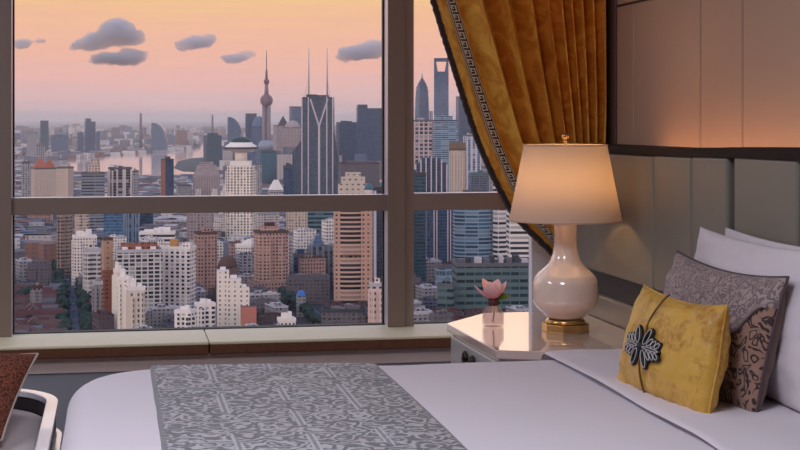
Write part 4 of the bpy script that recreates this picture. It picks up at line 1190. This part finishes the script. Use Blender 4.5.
b.pr('top_block', b.rect(b.w*.6, b.d*.6), b.h, b.z(158), (F['blue_dark'], R_GREY))
b = simple('beige_tower', 'beige tower with a brown flat cap behind the white fins', 449, 466, 150, 2600, F['beige'], R_BROWN, ang=-.1, plants=0)
b.pr('brown_cap', b.rect(b.w*1.02, b.d*1.02), b.h, b.z(142.5), rgb('olive_cap', (120, 102, 82)))
simple('white_blue_tower', 'white and blue tower right of the beige capped tower', 463, 481, 136, 2750, facade('white_blue', (208, 208, 216), (76, 98, 128), 9, 4.4, .55, .85), R_GREY, ang=.3, plants=2)
simple('teal_hall', 'low building with teal roof near the curtain edge', 470, 489, 174, 2500, F['low_blue'], rgb('teal_roof', (72, 120, 120)), plants=1)
simple('flats_block', 'grey flats filling the gap beside the teal roofed hall', 480, 512, 168, 2900, F['grey_res'], R_GREY, plants=3)
# ---------------- lower pane right
simple('glass_office', 'dark teal glass tower just right of the window post', 399, 426, 175, 1800, F['teal_glass'], R_DARK, ang=.15, plants=1)
b = B('ribbed_tower', 'dark glass tower with pale vertical ribs in the lower narrow pane', 424, 453, 195, 2000, .0, .8)
b.shaft(F['blue_dark'], R_DARK); px = b.mpp()
for u in (425.5, 433.8, 436.6, 447.5, 450.3): 
    x = (u-438.5)*px; b.pr('pale_rib', [(x-.5*px, -b.d/2-1.5), (x+.5*px, -b.d/2-1.5), (x+.5*px, -b.d/2+.5), (x-.5*px, -b.d/2+.5)], 0, b.h+2, M['trim_silver'])
b.parapet(R_DARK)
b = B('curved_office', 'curved blue banded glass tower above the flower', 453, 493, 196, 1850, 0.0, .6)
b.pr('tower_shaft', [(b.w/2*math.sin(t), -b.d*.5*math.cos(t)) for t in [(-1.25+2.5*k/16) for k in range(17)]]+[(b.w/2, b.d/2), (-b.w/2, b.d/2)], 0, b.h, (F['curve_blue'], R_DARK)); b.plant(R_GREY, 2)
simple('banded_tower', 'narrow pale banded tower between blue glass and the wider banded tower', 493, 508, 178, 1850, F['white_band'], R_GREY, ang=.5, plants=1)
simple('banded_tower', 'wide white banded tower rising behind the lampshade edge', 507, 541, 182, 1700, F['white_band'], R_GREY, ang=.05, plants=2)
b = B('teal_mall', 'long teal grey office block with cluttered roof behind the flower', 452, 533, 266, 1500, .08, .5)
b.shaft(F['mall'], R_GREY); b.parapet(R_GREY, 3)
for i in range(9): 
    b.pr('roof_unit', b.rect(b.w*b.rnd.uniform(.05, .1), b.d*.3, b.w*(-.42+.105*i), -b.d*b.rnd.uniform(-.2, .3)), b.h, b.h+b.rnd.uniform(4, 9), (R_GREY, R_DARK, R_WHITE)[i % 3])
simple('office_wing', 'lower wing with pale corner left of the teal grey block', 437, 455, 286, 1480, F['mall'], R_GREY, ang=-.2, plants=2)
simple('glass_box', 'small pale blue glass box left of the teal grey block', 435, 454, 268, 1640, facade('pale_blue', (150, 172, 186), (110, 140, 162), 8, 6, .9, .8), R_GREY, ang=.3, plants=0)
simple('beige_flats', 'pale flats with small windows at the foot of the window post', 402, 413, 281, 1440, F['white_res'], R_WHITE, ang=.3, plants=1)
# ---------------- lower pane left to right
simple('slab_block', 'brown grey slab with a white roof edge beside the boulevard', 58, 72, 214, 1900, F['brown_slab'], R_WHITE, trim=M['trim_white'], ang=-.5, k=2, plants=1)
b = simple('white_tower', 'white topped block beyond the banded white block', 71, 98, 238, 1800, F['white_res'], R_WHITE, trim=M['trim_white'], ang=.3, plants=3, hmax=10)
simple('flats_block', 'tall pale flats at the transom between slab and blue glass', 75, 90, 206, 2100, F['beige'], R_GREY, plants=1)
simple('banded_block', 'white banded block of flats right of the boulevard', 83, 103, 251, 1640, facade('white_banded_flats', (214, 206, 202), (84, 84, 94), 40, 5, .95, .5), R_WHITE, ang=.25, plants=2)
simple('glass_office', 'blue glass block below the transom behind the white flats', 103, 124, 206, 2000, F['blue_glass'], R_DARK, ang=.15, plants=1)
simple('glass_office', 'deep blue striped glass block next to the blue glass one', 124, 140, 208, 2050, facade('blue_stripe', (150, 168, 184), (40, 76, 116), 9, 4.4, .6, .95), R_DARK, plants=1)
simple('glass_office', 'dark navy glass block left of the low white office', 139, 154, 205, 2400, F['blue_dark'], R_DARK, ang=.2)
simple('white_office', 'long white banded office between navy glass and the brown tower', 139, 176, 234, 1950, F['white_band'], R_WHITE, trim=M['trim_white'], ang=.1, k=.6, plants=3, hmax=8)
simple('stone_block', 'grey block with arched windows at the transom left of the disc tower', 186, 214, 210, 2100, F['stone'], R_BROWN, plants=2)
b = simple('brick_tower', 'narrow tan and brick tower left of the white flats', 101, 113, 240, 1500, F['brick'], R_BROWN, ang=.5, k=.9, plants=1)
b.pr('tan_upper_block', b.rect(b.w*1.015, b.d*1.015), b.z(270), b.h+.4, (facade('tan_small', (188, 150, 122), (120, 92, 80), 8, 5, .3, .4), R_BROWN))
b = B('lattice_flats', 'wide block of flats with dark glass grid and brown roof', 114, 164, 252, 1480, .22, .6)
b.shaft(F['lattice'], R_BROWN); b.parapet(R_WHITE)
b.pr('brown_roof_storey', b.rect(b.w*.8, b.d*.5, 0, b.d*.1), b.h, b.z(244), (F['brick'], R_BROWN))
for ox in (-.32, -.02, .3): b.pr('white_roof_turret', b.rect(b.w*.12, b.d*.3, b.w*ox, -b.d*.3), b.h, b.z(247.5), M['trim_white'])
b = B('pier_flats', 'tall white flats with dark vertical strips beside the pink brown tower', 160, 195, 249, 1520, -.15, .7)
b.shaft(F['white_pier'], R_WHITE); b.parapet(M['trim_white']); 
b.pr('tan_roof_house', b.rect(b.w*.22, b.d*.4, -b.w*.1), b.h, b.z(240), rgb('tan_box', (184, 138, 84)))
b.pr('white_roof_turret', b.rect(b.w*.26, b.d*.4, b.w*.33), b.h, b.z(243), (F['white_res'], R_WHITE))
for label, u0, u1, vt, D, mat, ang in (('slim white stepped tower in front of the dark grid flats, left one', 113, 125, 272, 1400, F['white_plain'], .2), ('broad white tower with rounded bay in front of the grid flats', 118, 133, 280, 1340, F['white_plain'], -.25), ('cream tower with a ridged roof in front of the grid flats', 127, 146, 290, 1310, facade('cream_flats', (222, 208, 194), (92, 92, 100), 6, 4.6, .35, .6), .2)):
    b = simple('white_flats', label, u0, u1, vt, D, mat, R_WHITE, trim=M['trim_white'], ang=ang, plants=2, hmax=6)
    b.pr('stair_turret', b.rect(b.w*.35, b.d*.35, -b.w*.2), b.h, b.h+9, M['trim_white'])
b = simple('pink_brown_tower', 'pink brown residential tower right of the white pier flats', 193, 218, 234, 1720, F['pink_brown'], R_BROWN, ang=.35, k=.9, plants=1)
b.pr('roof_house', b.rect(b.w*.5, b.d*.5, b.w*.1), b.h, b.z(228), (F['pink_brown'], R_RED))
simple('white_grid_block', 'white block with small dark windows below the disc tower', 236, 257, 246, 1880, F['white_res'], R_WHITE, ang=-.35, k=.9, plants=3, trim=M['trim_white'])
simple('white_block', 'plain white block at the left foot of the disc tower', 214, 229, 216, 2250, F['white_res'], R_WHITE, plants=1)
simple('white_block', 'white block with windows under the transom right of the disc tower', 254, 280, 214, 2250, F['white_res'], R_WHITE, plants=2)
b = B('old_dome_hall', 'old brown hall with a rounded roof behind the white stepped flats', 216, 239, 268, 1650, .2, .9)
b.shaft(rgb('old_brown', (112, 96, 94)), R_BROWN)
MB().lathe([(b.w*.5*math.cos(t*PI/20), b.h+(b.z(256)-b.h)*math.sin(t*PI/20)) for t in range(11)], 24).build('rounded_roof', R_BROWN, b.root)
b = B('stepped_flats', 'white stepped flats descending to the right in the pane centre', 217, 249, 284, 1370, .15, .6)
for x0, x1, v, ob in ((217, 229, 271, .2), (226, 241, 279, 0), (238, 249, 288, -.15)):
    cx_ = ((x0+x1)/2-233)*b.mpp(); ww2 = (x1-x0)*b.mpp()
    b.pr('stepped_wing', b.rect(ww2, b.d*.8, cx_, b.d*ob), 0, b.z(v), (F['white_plain'], R_WHITE))
    b.pr('roof_turret', b.rect(ww2*.45, b.d*.3, cx_, b.d*ob), b.z(v), b.z(v-3), M['trim_white'])
b = B('pink_box_house', 'pinkish red box building on a dark low podium', 238, 259, 307, 1330, .2, .7)
b.pr('podium', b.rect(b.w*1.25, b.d*1.2), 0, b.h*.45, (F['low'], R_DARK)); b.pr('pink_block', b.rect(b.w*.8, b.d*.8), b.h*.45, b.h, (rgb('pink_wall', (190, 122, 108)), R_BROWN))
b = simple('pink_tower', 'rosy brown residential tower with red crown in the pane centre', 253, 289, 233, 1700, F['pink_tower'], R_BROWN, ang=.35, k=.7, plants=0, pod=F['pink_brown'])
b.pr('red_crown', b.rect(b.w*.5, b.d*.6, -b.w*.05), b.h, b.z(226.5), (F['pink_tower'], R_RED)); b.pr('red_crown', b.rect(b.w*.3, b.d*.4, -b.w*.05), b.z(226.5), b.z(223), R_RED)
b.pr('corner_bay', b.rect(b.w*.14, b.d*.3, -b.w*.2, -b.d*.5), 0, b.h-4, (F['pink_tower'], R_BROWN)); b.pr('corner_bay', b.rect(b.w*.14, b.d*.3, b.w*.2, -b.d*.5), 0, b.h-4, (F['pink_tower'], R_BROWN))
simple('beige_tower', 'slim beige tower behind the rosy brown one', 286, 308, 204, 2200, F['beige'], R_GREY, ang=.2, plants=2)
simple('glass_office', 'teal banded glass block between beige and tan towers', 306, 334, 208, 2300, F['teal_band'], R_DARK, ang=.1, plants=2)
b = B('arched_office', 'grey ribbed office with pointed arched top left of the tan tower', 307, 333, 246, 1780, .3, .8)
b.shaft(facade('grey_rib_office', (124, 130, 140), (56, 68, 84), 7, 5, .55, .9), R_DARK)
b.pr('arched_crown', b.rect(b.w*.6, b.d*.9, -b.w*.15), b.h, b.z(236), (F['blue_haze'], R_DARK), scale_top=.35)
simple('dark_cube', 'dark cube shaped office below the slim beige tower', 292, 309, 256, 1780, F['blue_dark'], R_GREY, ang=.2, plants=2)
simple('long_hall', 'grey low hall between the rosy and tan towers', 286, 330, 279, 1640, F['low'], R_GREY, ang=.15, k=.5, plants=3)
b = B('blue_roof_house', 'small white house with a bright blue roof by the diagonal street', 296, 306, 296, 1530, .3, .8)
b.shaft(F['low_white'], R_WHITE); b.pr('blue_roof', b.rect(b.w*1.05, b.d*1.05), b.h, b.h+5, rgb('bright_blue_roof', (70, 122, 196)), scale_top=.5)
# tan banded tower
b = B('tan_tower', 'tan tower with dark curved window bands and beige stepped top', 333, 373, 196, 1560, 0.06, .7)
arc = [(b.w*.30*math.sin(t)-b.w*.08, -b.d*.42-b.d*.14*(math.cos(t)-.2)) for t in [(-1.25+2.5*k/14) for k in range(15)]]
b.pr('curved_front', arc+[(b.w*.205, b.d*.3), (-b.w*.365, b.d*.3)], 0, b.h, (F['tan_band'], R_BROWN))
b.pr('side_bay', b.rect(b.w*.16, b.d*.9, -b.w*.42), 0, b.h, (F['tan_side'], R_BROWN)); b.pr('side_bay', b.rect(b.w*.30, b.d*.9, b.w*.35), 0, b.h, (F['tan_side'], R_BROWN))
b.pr('belt_course', arc[2:-2]+[(b.w*.15, b.d*.2), (-b.w*.3, b.d*.2)], b.z(258), b.z(254), rgb('tan_plain', (206, 166, 140)), ctr=(0, 0))
for s_, v0, v1 in ((.78, 196, 184), (.62, 184, 177), (.4, 177, 172.5)): b.pr('stepped_crown', b.rect(b.w*s_, b.d*s_*.8), b.z(v0), b.z(v1), (F['beige_plain'], R_GREY))
MB().lathe([(b.w*.11*math.cos(t*PI/20), b.z(190)+(b.z(183.5)-b.z(190))*math.sin(t*PI/20)) for t in range(11)], 20, b.w*.40, -b.d*.3).build('blue_dome', rgb('teal_blue_dome', (66, 108, 128), .4), b.root)
MB().lathe([(b.w*.11, b.h-2), (b.w*.11, b.z(190))], 20, b.w*.40, -b.d*.3).build('dome_drum', F['beige_plain'], b.root)
b.podium(F['low'], b.z(306), 1.2)
simple('red_roof_block', 'low blocks with red and blue roofs at the foot of the dark blue towers', 338, 380, 164, 3600, F['low'], R_RED, ang=.1, plants=4, hmax=10)
simple('finned_glass', 'dark glass tower with fins between the tan tower and window post', 372, 398, 190, 1760, F['dark_fin'], R_DARK, ang=.1, plants=1)
b = simple('pink_white_flats', 'pale pink stepped flats at the right corner of the big pane', 369, 383, 286, 1340, facade('pink_white', (222, 196, 186), (66, 60, 66), 6, 5.4, .5, .45), R_WHITE, ang=.2, plants=1)
b.pr('roof_turret', b.rect(b.w*.4, b.d*.4, b.w*.1), b.h, b.z(279), (F['white_res'], R_WHITE))
b = simple('round_podium', 'broad low round fronted block under the tan tower', 322, 366, 312, 1360, F['low'], R_DARK, ang=0, k=.5, plants=4, hmax=6)
simple('white_flats', 'white flats with dark balconies along the sill at pane centre', 175, 196, 313, 1290, F['white_pier'], R_WHITE, trim=M['trim_white'], plants=3, hmax=7, ang=-.3)
simple('white_flats', 'white flats with open terraces right of the balcony flats', 194, 216, 306, 1330, F['white_pier'], R_WHITE, trim=M['trim_white'], plants=3, hmax=8, ang=.35)
simple('white_flats', 'small white roofs peeking over the sill near the diagonal street', 277, 296, 321, 1300, F['white_res'], R_WHITE, trim=M['trim_white'], plants=3, hmax=8)
simple('white_flats', 'pale low flats at the sill right of the window post', 408, 432, 314, 1330, F['low_white'], R_WHITE, plants=4, hmax=6)
simple('white_flats', 'grey roofed low flats at the sill left of the nightstand corner', 430, 452, 317, 1310, F['low'], R_GREY, plants=4, hmax=6)
simple('white_villa', 'white walled house with a red roof left of the boulevard', 31, 43, 288, 1560, F['low_white'], R_RED, plants=1)
simple('grey_hall', 'flat grey hall across the boulevard bend', 26, 52, 266, 1800, F['low'], R_GREY, plants=3, k=.6)
simple('gate_block', 'square pale block at the bend of the boulevard', 46, 55, 236, 2200, F['low_white'], R_DARK, plants=1)
simple('brown_block', 'purple brown block under the transom at the far left', 27, 53, 207, 2500, F['pink_brown'], R_BROWN, plants=2)
simple('white_flats', 'pale block of flats right of the boulevard above the sill', 93, 103, 284, 1420, F['low_white'], R_WHITE, plants=3, hmax=6)

# ---------------- filler: individual low and mid-rise houses
def poly_has(poly, x, y):
    c = False; n = len(poly)
    for i in range(n):
        (x0, y0), (x1, y1) = poly[i], poly[i-1]
        if (y0 > y) != (y1 > y) and x < (x1-x0)*(y-y0)/(y1-y0)+x0: c = not c
    return c
def footprint(o): 
    vs = [v.co for v in o.data.vertices]; return [(v.x, v.y) for v in vs[:len(vs)//2]]
keep = [footprint(road), footprint(road2)]
rp = footprint(river)
def free(x, y, r=14, occ=None):
    for fx, fy, fr_ in foot:
        if (x-fx)**2+(y-fy)**2 < (fr_+r)**2: return False
    for k in keep:
        for a in range(5):
            if poly_has(k, x+r*math.cos(a*1.26), y+r*math.sin(a*1.26)): return False
    return not poly_has(rp, x, y)
def gable(w, d, h, rh, wallm, roofm, name):
    m = MB(); m.prism([(-w/2, -d/2), (w/2, -d/2), (w/2, d/2), (-w/2, d/2)], 0, h, 0, 1)
    a = [m.vert(p) for p in ((-w/2-.5, -d/2-.6, h-.2), (w/2+.5, -d/2-.6, h-.2), (w/2+.5, d/2+.6, h-.2), (-w/2-.5, d/2+.6, h-.2), (-w/2-.5, 0, h+rh), (w/2+.5, 0, h+rh))]
    for f in ((0, 1, 5, 4), (2, 3, 4, 5), (0, 4, 3), (1, 2, 5)): m.face([a[k] for k in f], 1)
    return m.build(name, [wallm, roofm])
def slabb(w, d, h, wallm, roofm, name, extra=True):
    m = MB(); m.prism([(-w/2, -d/2), (w/2, -d/2), (w/2, d/2), (-w/2, d/2)], 0, h, 0, 1)
    m.box(-w/2, w/2, -d/2, -d/2+.6, h, h+1.2, 1); m.box(-w/2, w/2, d/2-.6, d/2, h, h+1.2, 1)
    if extra:
        m.box(-w*.3, -w*.05, -d*.2, d*.2, h, h+3.6, 0, 1); m.box(w*.15, w*.28, -d*.1, d*.3, h, h+2.4, 1); m.box(w*.32, w*.4, -d*.3, -d*.1, h, h+1.8, 1)
    return m.build(name, [wallm, roofm])
protos = {
 'lane': [gable(22, 10, 9, 4, F['low_red'], R_RED, 'lane_house'), gable(16, 9, 8, 3.5, F['low_white'], R_GREY, 'lane_house'), gable(26, 11, 10, 4, F['low_red'], R_BROWN, 'lane_house')],
 'flat': [slabb(24, 15, 16, F['low'], R_GREY, 'low_block'), slabb(30, 16, 22, F['low_white'], R_WHITE, 'low_block'), slabb(20, 16, 13, F['low_blue'], R_DARK, 'low_block'), slabb(28, 14, 19, F['low_red'], R_RED, 'low_block')],
 'mid': [slabb(28, 17, 44, F['grey_res'], R_GREY, 'mid_rise_block'), slabb(22, 18, 58, F['white_res'], R_WHITE, 'mid_rise_block'), slabb(32, 17, 38, F['pink_brown'], R_BROWN, 'mid_rise_block')]}
info = {
 'lane': ('small lane house with a pitched tile roof among the low roofs by the boulevard', 'lane houses by the boulevard', 'house'),
 'flat': ('flat roofed low city block among the houses below the towers', 'flat roofed low blocks between the towers', 'building'),
 'mid': ('plain mid rise block standing among the towers behind the low roofs', 'mid rise blocks between the towers', 'building')}
used = set(); count = {'lane': 0, 'flat': 0, 'mid': 0}
def put_house(kind, x, y, rz):
    src = random.choice(protos[kind])
    if src.name in used: o = src.copy(); COL.objects.link(o)
    else: o = src; used.add(src.name)
    o.location = (x, y, G); o.rotation_euler = (0, 0, rz)
    o.scale = (random.uniform(.85, 1.15), random.uniform(.85, 1.15), random.uniform(.8, 1.25))
    l_, g_, c_ = info[kind]; tag(o, l_, c_, g_); count[kind] += 1
rs = random.Random(3)
Drow = 1285.
while Drow < 1720:
    for q in range(9):
        u = -4+q*24*FPX/Drow*.72+(Drow % 3)*2
        if u > 62: break
        p = city(u, Drow+rs.uniform(-2, 2))
        if free(p.x, p.y, 3): put_house('lane', p.x, p.y, -AZ+.22+(PI/2 if rs.random() < .2 else 0)+rs.uniform(-.05, .05)); foot.append((p.x, p.y, 6))
    Drow += 17
Drow = 1250.
while Drow < 2350:
    step = 31+(Drow-1250)*.012
    u = -6.
    while u < 545:
        D = Drow+rs.uniform(-4, 4); p = city(u+rs.uniform(-3, 3), D)
        if not (385 < u < 398) and not (u < 66 and D < 1720) and free(p.x, p.y, 12):
            if u < 100 and D < 1750: kind = 'lane' if rs.random() < .8 else 'flat'
            else: kind = 'mid' if (D > 1750 and 100 < u < 400 and rs.random() < .45) else 'flat'
            if sum(count.values()) < 290:
                put_house(kind, p.x, p.y, -AZ+.35+rs.choice((0, PI/2))+rs.uniform(-.06, .06)); foot.append((p.x, p.y, 11))
        u += step*FPX/D
    Drow += step
for k, lst in protos.items():
    for o in lst:
        if o.name not in used: bpy.data.objects.remove(o)
# ---------------- the hazy far city: too many to count
fc = NT('far_city_walls'); ca = fc.node('VertexColor'); ca.layer_name = 'Col'
s = fc.node('SeparateXYZ'); fc.put(s.inputs[0], fc.uv())
fv = fc.math('LESS_THAN', fc.math('FRACT', fc.math('ADD', fc.math('DIVIDE', s.outputs[1], 6), 100)), .5)
fu = fc.math('LESS_THAN', fc.math('FRACT', fc.math('ADD', fc.math('DIVIDE', s.outputs[0], 9), 100)), .55)
fc.bsdf(fc.mix(fc.math('MULTIPLY', fv, fu), ca.outputs[0], fc.mix(.45, ca.outputs[0], lin((70, 84, 106)))), .7, 0, .3)
fm_ = MB()
pal = [(186, 176, 172), (232, 222, 216), (112, 122, 140), (120, 112, 120), (84, 104, 134), (214, 208, 206), (142, 104, 92), (110, 112, 120)]
rs = random.Random(11)
placed = 0
for i in range(9000):
    t = rs.random(); D = 2000*(22000/2000)**t
    u = rs.uniform(-10, 560); p = city(u, D)
    if not free(p.x, p.y, 8): continue
    tall = rs.random()
    h = rs.uniform(12, 30) if tall < .6 else (rs.uniform(30, 65) if tall < .92 else rs.uniform(65, 110))
    if D < 4200: h = min(h, 36)
    if u < 225 and 2900 < D < 5600: h = min(h, 20)
    if 148 < 118+201*FPX/D < 185 and u < 220: h = min(h, 22)
    if D > 9000: h *= 1.15
    wv, dv = rs.uniform(16, 44)*(1+D/16000), rs.uniform(14, 28)*(1+D/16000)
    fm_.c = lin(rs.choice(pal)); fm_.rbox(p.x, p.y, wv, dv, G, G+h, -AZ+rs.uniform(-.6, .6))
    placed += 1
fo = fm_.build('far_city_blocks', fc.m, color=True, fix=False)
tag(fo, 'countless small hazy city blocks stretching to the horizon between the towers', 'cityscape', None, 'stuff')

# ---------------- trees along the boulevard and on the river bank
tm = [rgb('tree_green', c, .95, var=.35, vscale=.15, bump=.5, bscale=.8, bdist=1.) for c in ((40, 62, 58), (34, 54, 52))]
M['trunk'] = rgb('trunk', (70, 58, 50))
def tree_proto(i):
    r = thing('street_tree', None, None)
    m = MB(); rn_ = random.Random(i)
    for k in range(7): m.ball((rn_.uniform(-2.6, 2.6), rn_.uniform(-2.6, 2.6), 8+rn_.uniform(-1.5, 2.4)), rn_.uniform(2.0, 3.2), 9, 7)
    for j, v in enumerate(m.v):
        q = .35*noise.noise((v[0]*.9, v[1]*.9, v[2]*.9+i)); m.v[j] = (v[0]*(1+q*.5), v[1]*(1+q*.5), v[2]+q*1.5)
    m.build('crown', tm[i % 2], r); MB().lathe([(.35, 0), (.2, 7)], 7).build('trunk', M['trunk'], r)
    return r
tp = [tree_proto(i) for i in range(3)]
spots = []
for side, pix in ((-1, [(63, 345), (64, 300), (58, 277), (48, 258), (34, 242), (22, 229)]), (1, [(88, 340), (83, 300), (75, 274), (61, 251), (47, 235), (33, 222)]), (1, [(328, 335), (310, 323), (294, 308), (282, 299)]), (2, [(262, 326), (268, 318), (276, 312), (284, 308)]), (2, [(20, 304), (26, 300), (32, 302)])):
    pp = [onZ(u, v, G) for u, v in pix]
    for q in resample(pp, 10.5 if side != 2 else 8): spots.append((q.x, q.y, side))
nt = 0
for i, (x, y, sd) in enumerate(spots):
    src = tp[i % 3]
    for rep in range(2 if sd == 2 else 1):
        if nt < 3: o = tp[nt]
        else:
            o = src.copy(); COL.objects.link(o)
            for ch in src.children: 
                c2 = ch.copy(); COL.objects.link(c2); c2.parent = o
        o.location = (x+random.uniform(-2, 2)+rep*6, y+random.uniform(-2, 2)+rep*5, G); o.rotation_euler = (0, 0, random.uniform(0, 6)); s_ = random.uniform(.85, 1.3); o.scale = (s_, s_, s_)
        tag(o, 'dark green street tree in a row along the city street below', 'tree', 'street trees along the boulevards'); nt += 1

# cars on the boulevard
cpal = [rgb('car_paint', c, .35) for c in ((200, 200, 206), (60, 66, 76), (150, 60, 52), (90, 120, 160))]
M['car_glass'] = rgb('car_glass', (40, 46, 56), .2)
def car_proto(i):
    r = thing('car', None, None)
    MB().prism([(-2.2, -.9), (2.2, -.9), (2.2, .9), (-2.2, .9)], .35, .95, bottom=True).build('body', cpal[i], r, bevel=.15)
    MB().prism([(-1.3, -.8), (1.1, -.8), (1.1, .8), (-1.3, .8)], .96, 1.55, scale_top=.8).build('cabin', M['car_glass'], r)
    return r
cp = [car_proto(i) for i in range(4)]; nc = 0
axis = [onZ(u, v, G) for u, v in [(75, 335), (73, 300), (66, 275), (54, 254), (40, 238)]]
for i, q in enumerate(resample(axis, 21)[:44]):
    j = nc if nc < 4 else None
    if j is not None: o = cp[j]
    else:
        src = cp[(i*7+i//3) % 4]; o = src.copy(); COL.objects.link(o)
        for ch in src.children: c2 = ch.copy(); COL.objects.link(c2); c2.parent = o
    o.location = (q.x+((i*5) % 3-1)*4.2, q.y, G+.8)
    o.rotation_euler = (0, 0, PI/2-.35 if q.y > 1500 else PI/2+.05)
    tag(o, 'tiny car in the traffic on the tree lined boulevard below', 'car', 'cars on the boulevard'); nc += 1

# ---------------- clouds: small soft volumes
cl = NT('cloud_vapour'); vs_ = cl.node('VolumeScatter'); vs_.inputs['Color'].default_value = (.82, .9, 1., 1); vs_.inputs['Density'].default_value = .013
va_ = cl.node('VolumeAbsorption'); va_.inputs['Color'].default_value = (0, .08, .22, 1); va_.inputs['Density'].default_value = .0032
av_ = cl.node('AddShader'); cl.t.links.new(vs_.outputs[0], av_.inputs[0]); cl.t.links.new(va_.outputs[0], av_.inputs[1])
cl.t.links.new(av_.outputs[0], cl.out.inputs['Volume'])
DC = 12000; pxc = DC/FPX
def cloud(label, blobs, seed):
    m = MB(); rn_ = random.Random(seed)
    u0 = sum(b[0] for b in blobs)/len(blobs); v0 = sum(b[1] for b in blobs)/len(blobs)
    c = city(u0, DC)
    for u, v, ru, rv in blobs:
        ru *= 1.08; rv *= 1.12
        m.ball(((u-u0)*pxc, rn_.uniform(-.4, .4)*ru*pxc, -(v-v0)*pxc), 1, 18, 12, sq=(ru*pxc, ru*pxc*.7, rv*pxc))
        for k in range(int(5+ru*1.3)):
            a = rn_.uniform(0, 2*PI); rr_ = rn_.uniform(.07, .24)*ru
            m.ball(((u-u0+ru*.85*math.cos(a))*pxc, rn_.uniform(-.3, .3)*ru*pxc, -(v-v0-rv*.8*math.sin(a))*pxc), 1, 10, 8, sq=(rr_*pxc*1.3, rr_*pxc, max(.7, rr_*.6)*pxc))
    o = m.build('cloud', cl.m); o.location = (c.x, c.y, cz(v0, DC)); o.rotation_euler = (0, 0, -AZ)
    r = o.modifiers.new('union', 'REMESH'); r.mode = 'VOXEL'; r.voxel_size = 6.5
    tx = bpy.data.textures.new('cloud_lumps', 'CLOUDS'); tx.noise_scale = 75; tx.noise_depth = 3
    dp = o.modifiers.new('lumps', 'DISPLACE'); dp.texture = tx; dp.strength = 62; dp.mid_level = .5; dp.texture_coords = 'LOCAL'
    tag(o, label, 'cloud', 'dusk clouds'); return o
cloud('largest grey cloud high in the big pane above the river', [(118, 33, 19, 12), (118, 24, 10, 6.5), (100, 40, 16, 7), (86, 45, 14, 5), (132, 38, 12, 8), (76, 48, 6, 2.5), (118, 58, 24, 5), (132, 54, 14, 5), (98, 61, 10, 3)], 1)
cloud('flat grey cloud second from the left, beside the largest one', [(196, 42, 15, 6), (186, 45, 10, 5), (208, 39, 9, 4)], 2)
cloud('faint small cloud just above the ball tower spire', [(236, 58, 13, 3.6), (246, 54, 8, 3.2)], 3)
cloud('grey cloud cut off by the middle window post', [(360, 52, 20, 7), (374, 49, 14, 8), (346, 57, 9, 3)], 4)
cloud('thin cloud wisp cut off by the left window frame', [(22, 43, 10, 4), (36, 41, 8, 1.6)], 5)

# ---------------- haze over the city
hz = NT('city_haze'); v_ = hz.node('VolumeScatter'); v_.inputs['Color'].default_value = (.94, .96, 1., 1); v_.inputs['Density'].default_value = 3.6e-5; v_.inputs['Anisotropy'].default_value = .6
hz.t.links.new(v_.outputs[0], hz.out.inputs['Volume'])
ho = MB().box(-30000, 45000, 900, 85000, G-2, 110).build('haze', hz.m)
tag(ho, 'thin lavender haze hanging over the distant city', 'haze', None, 'stuff')
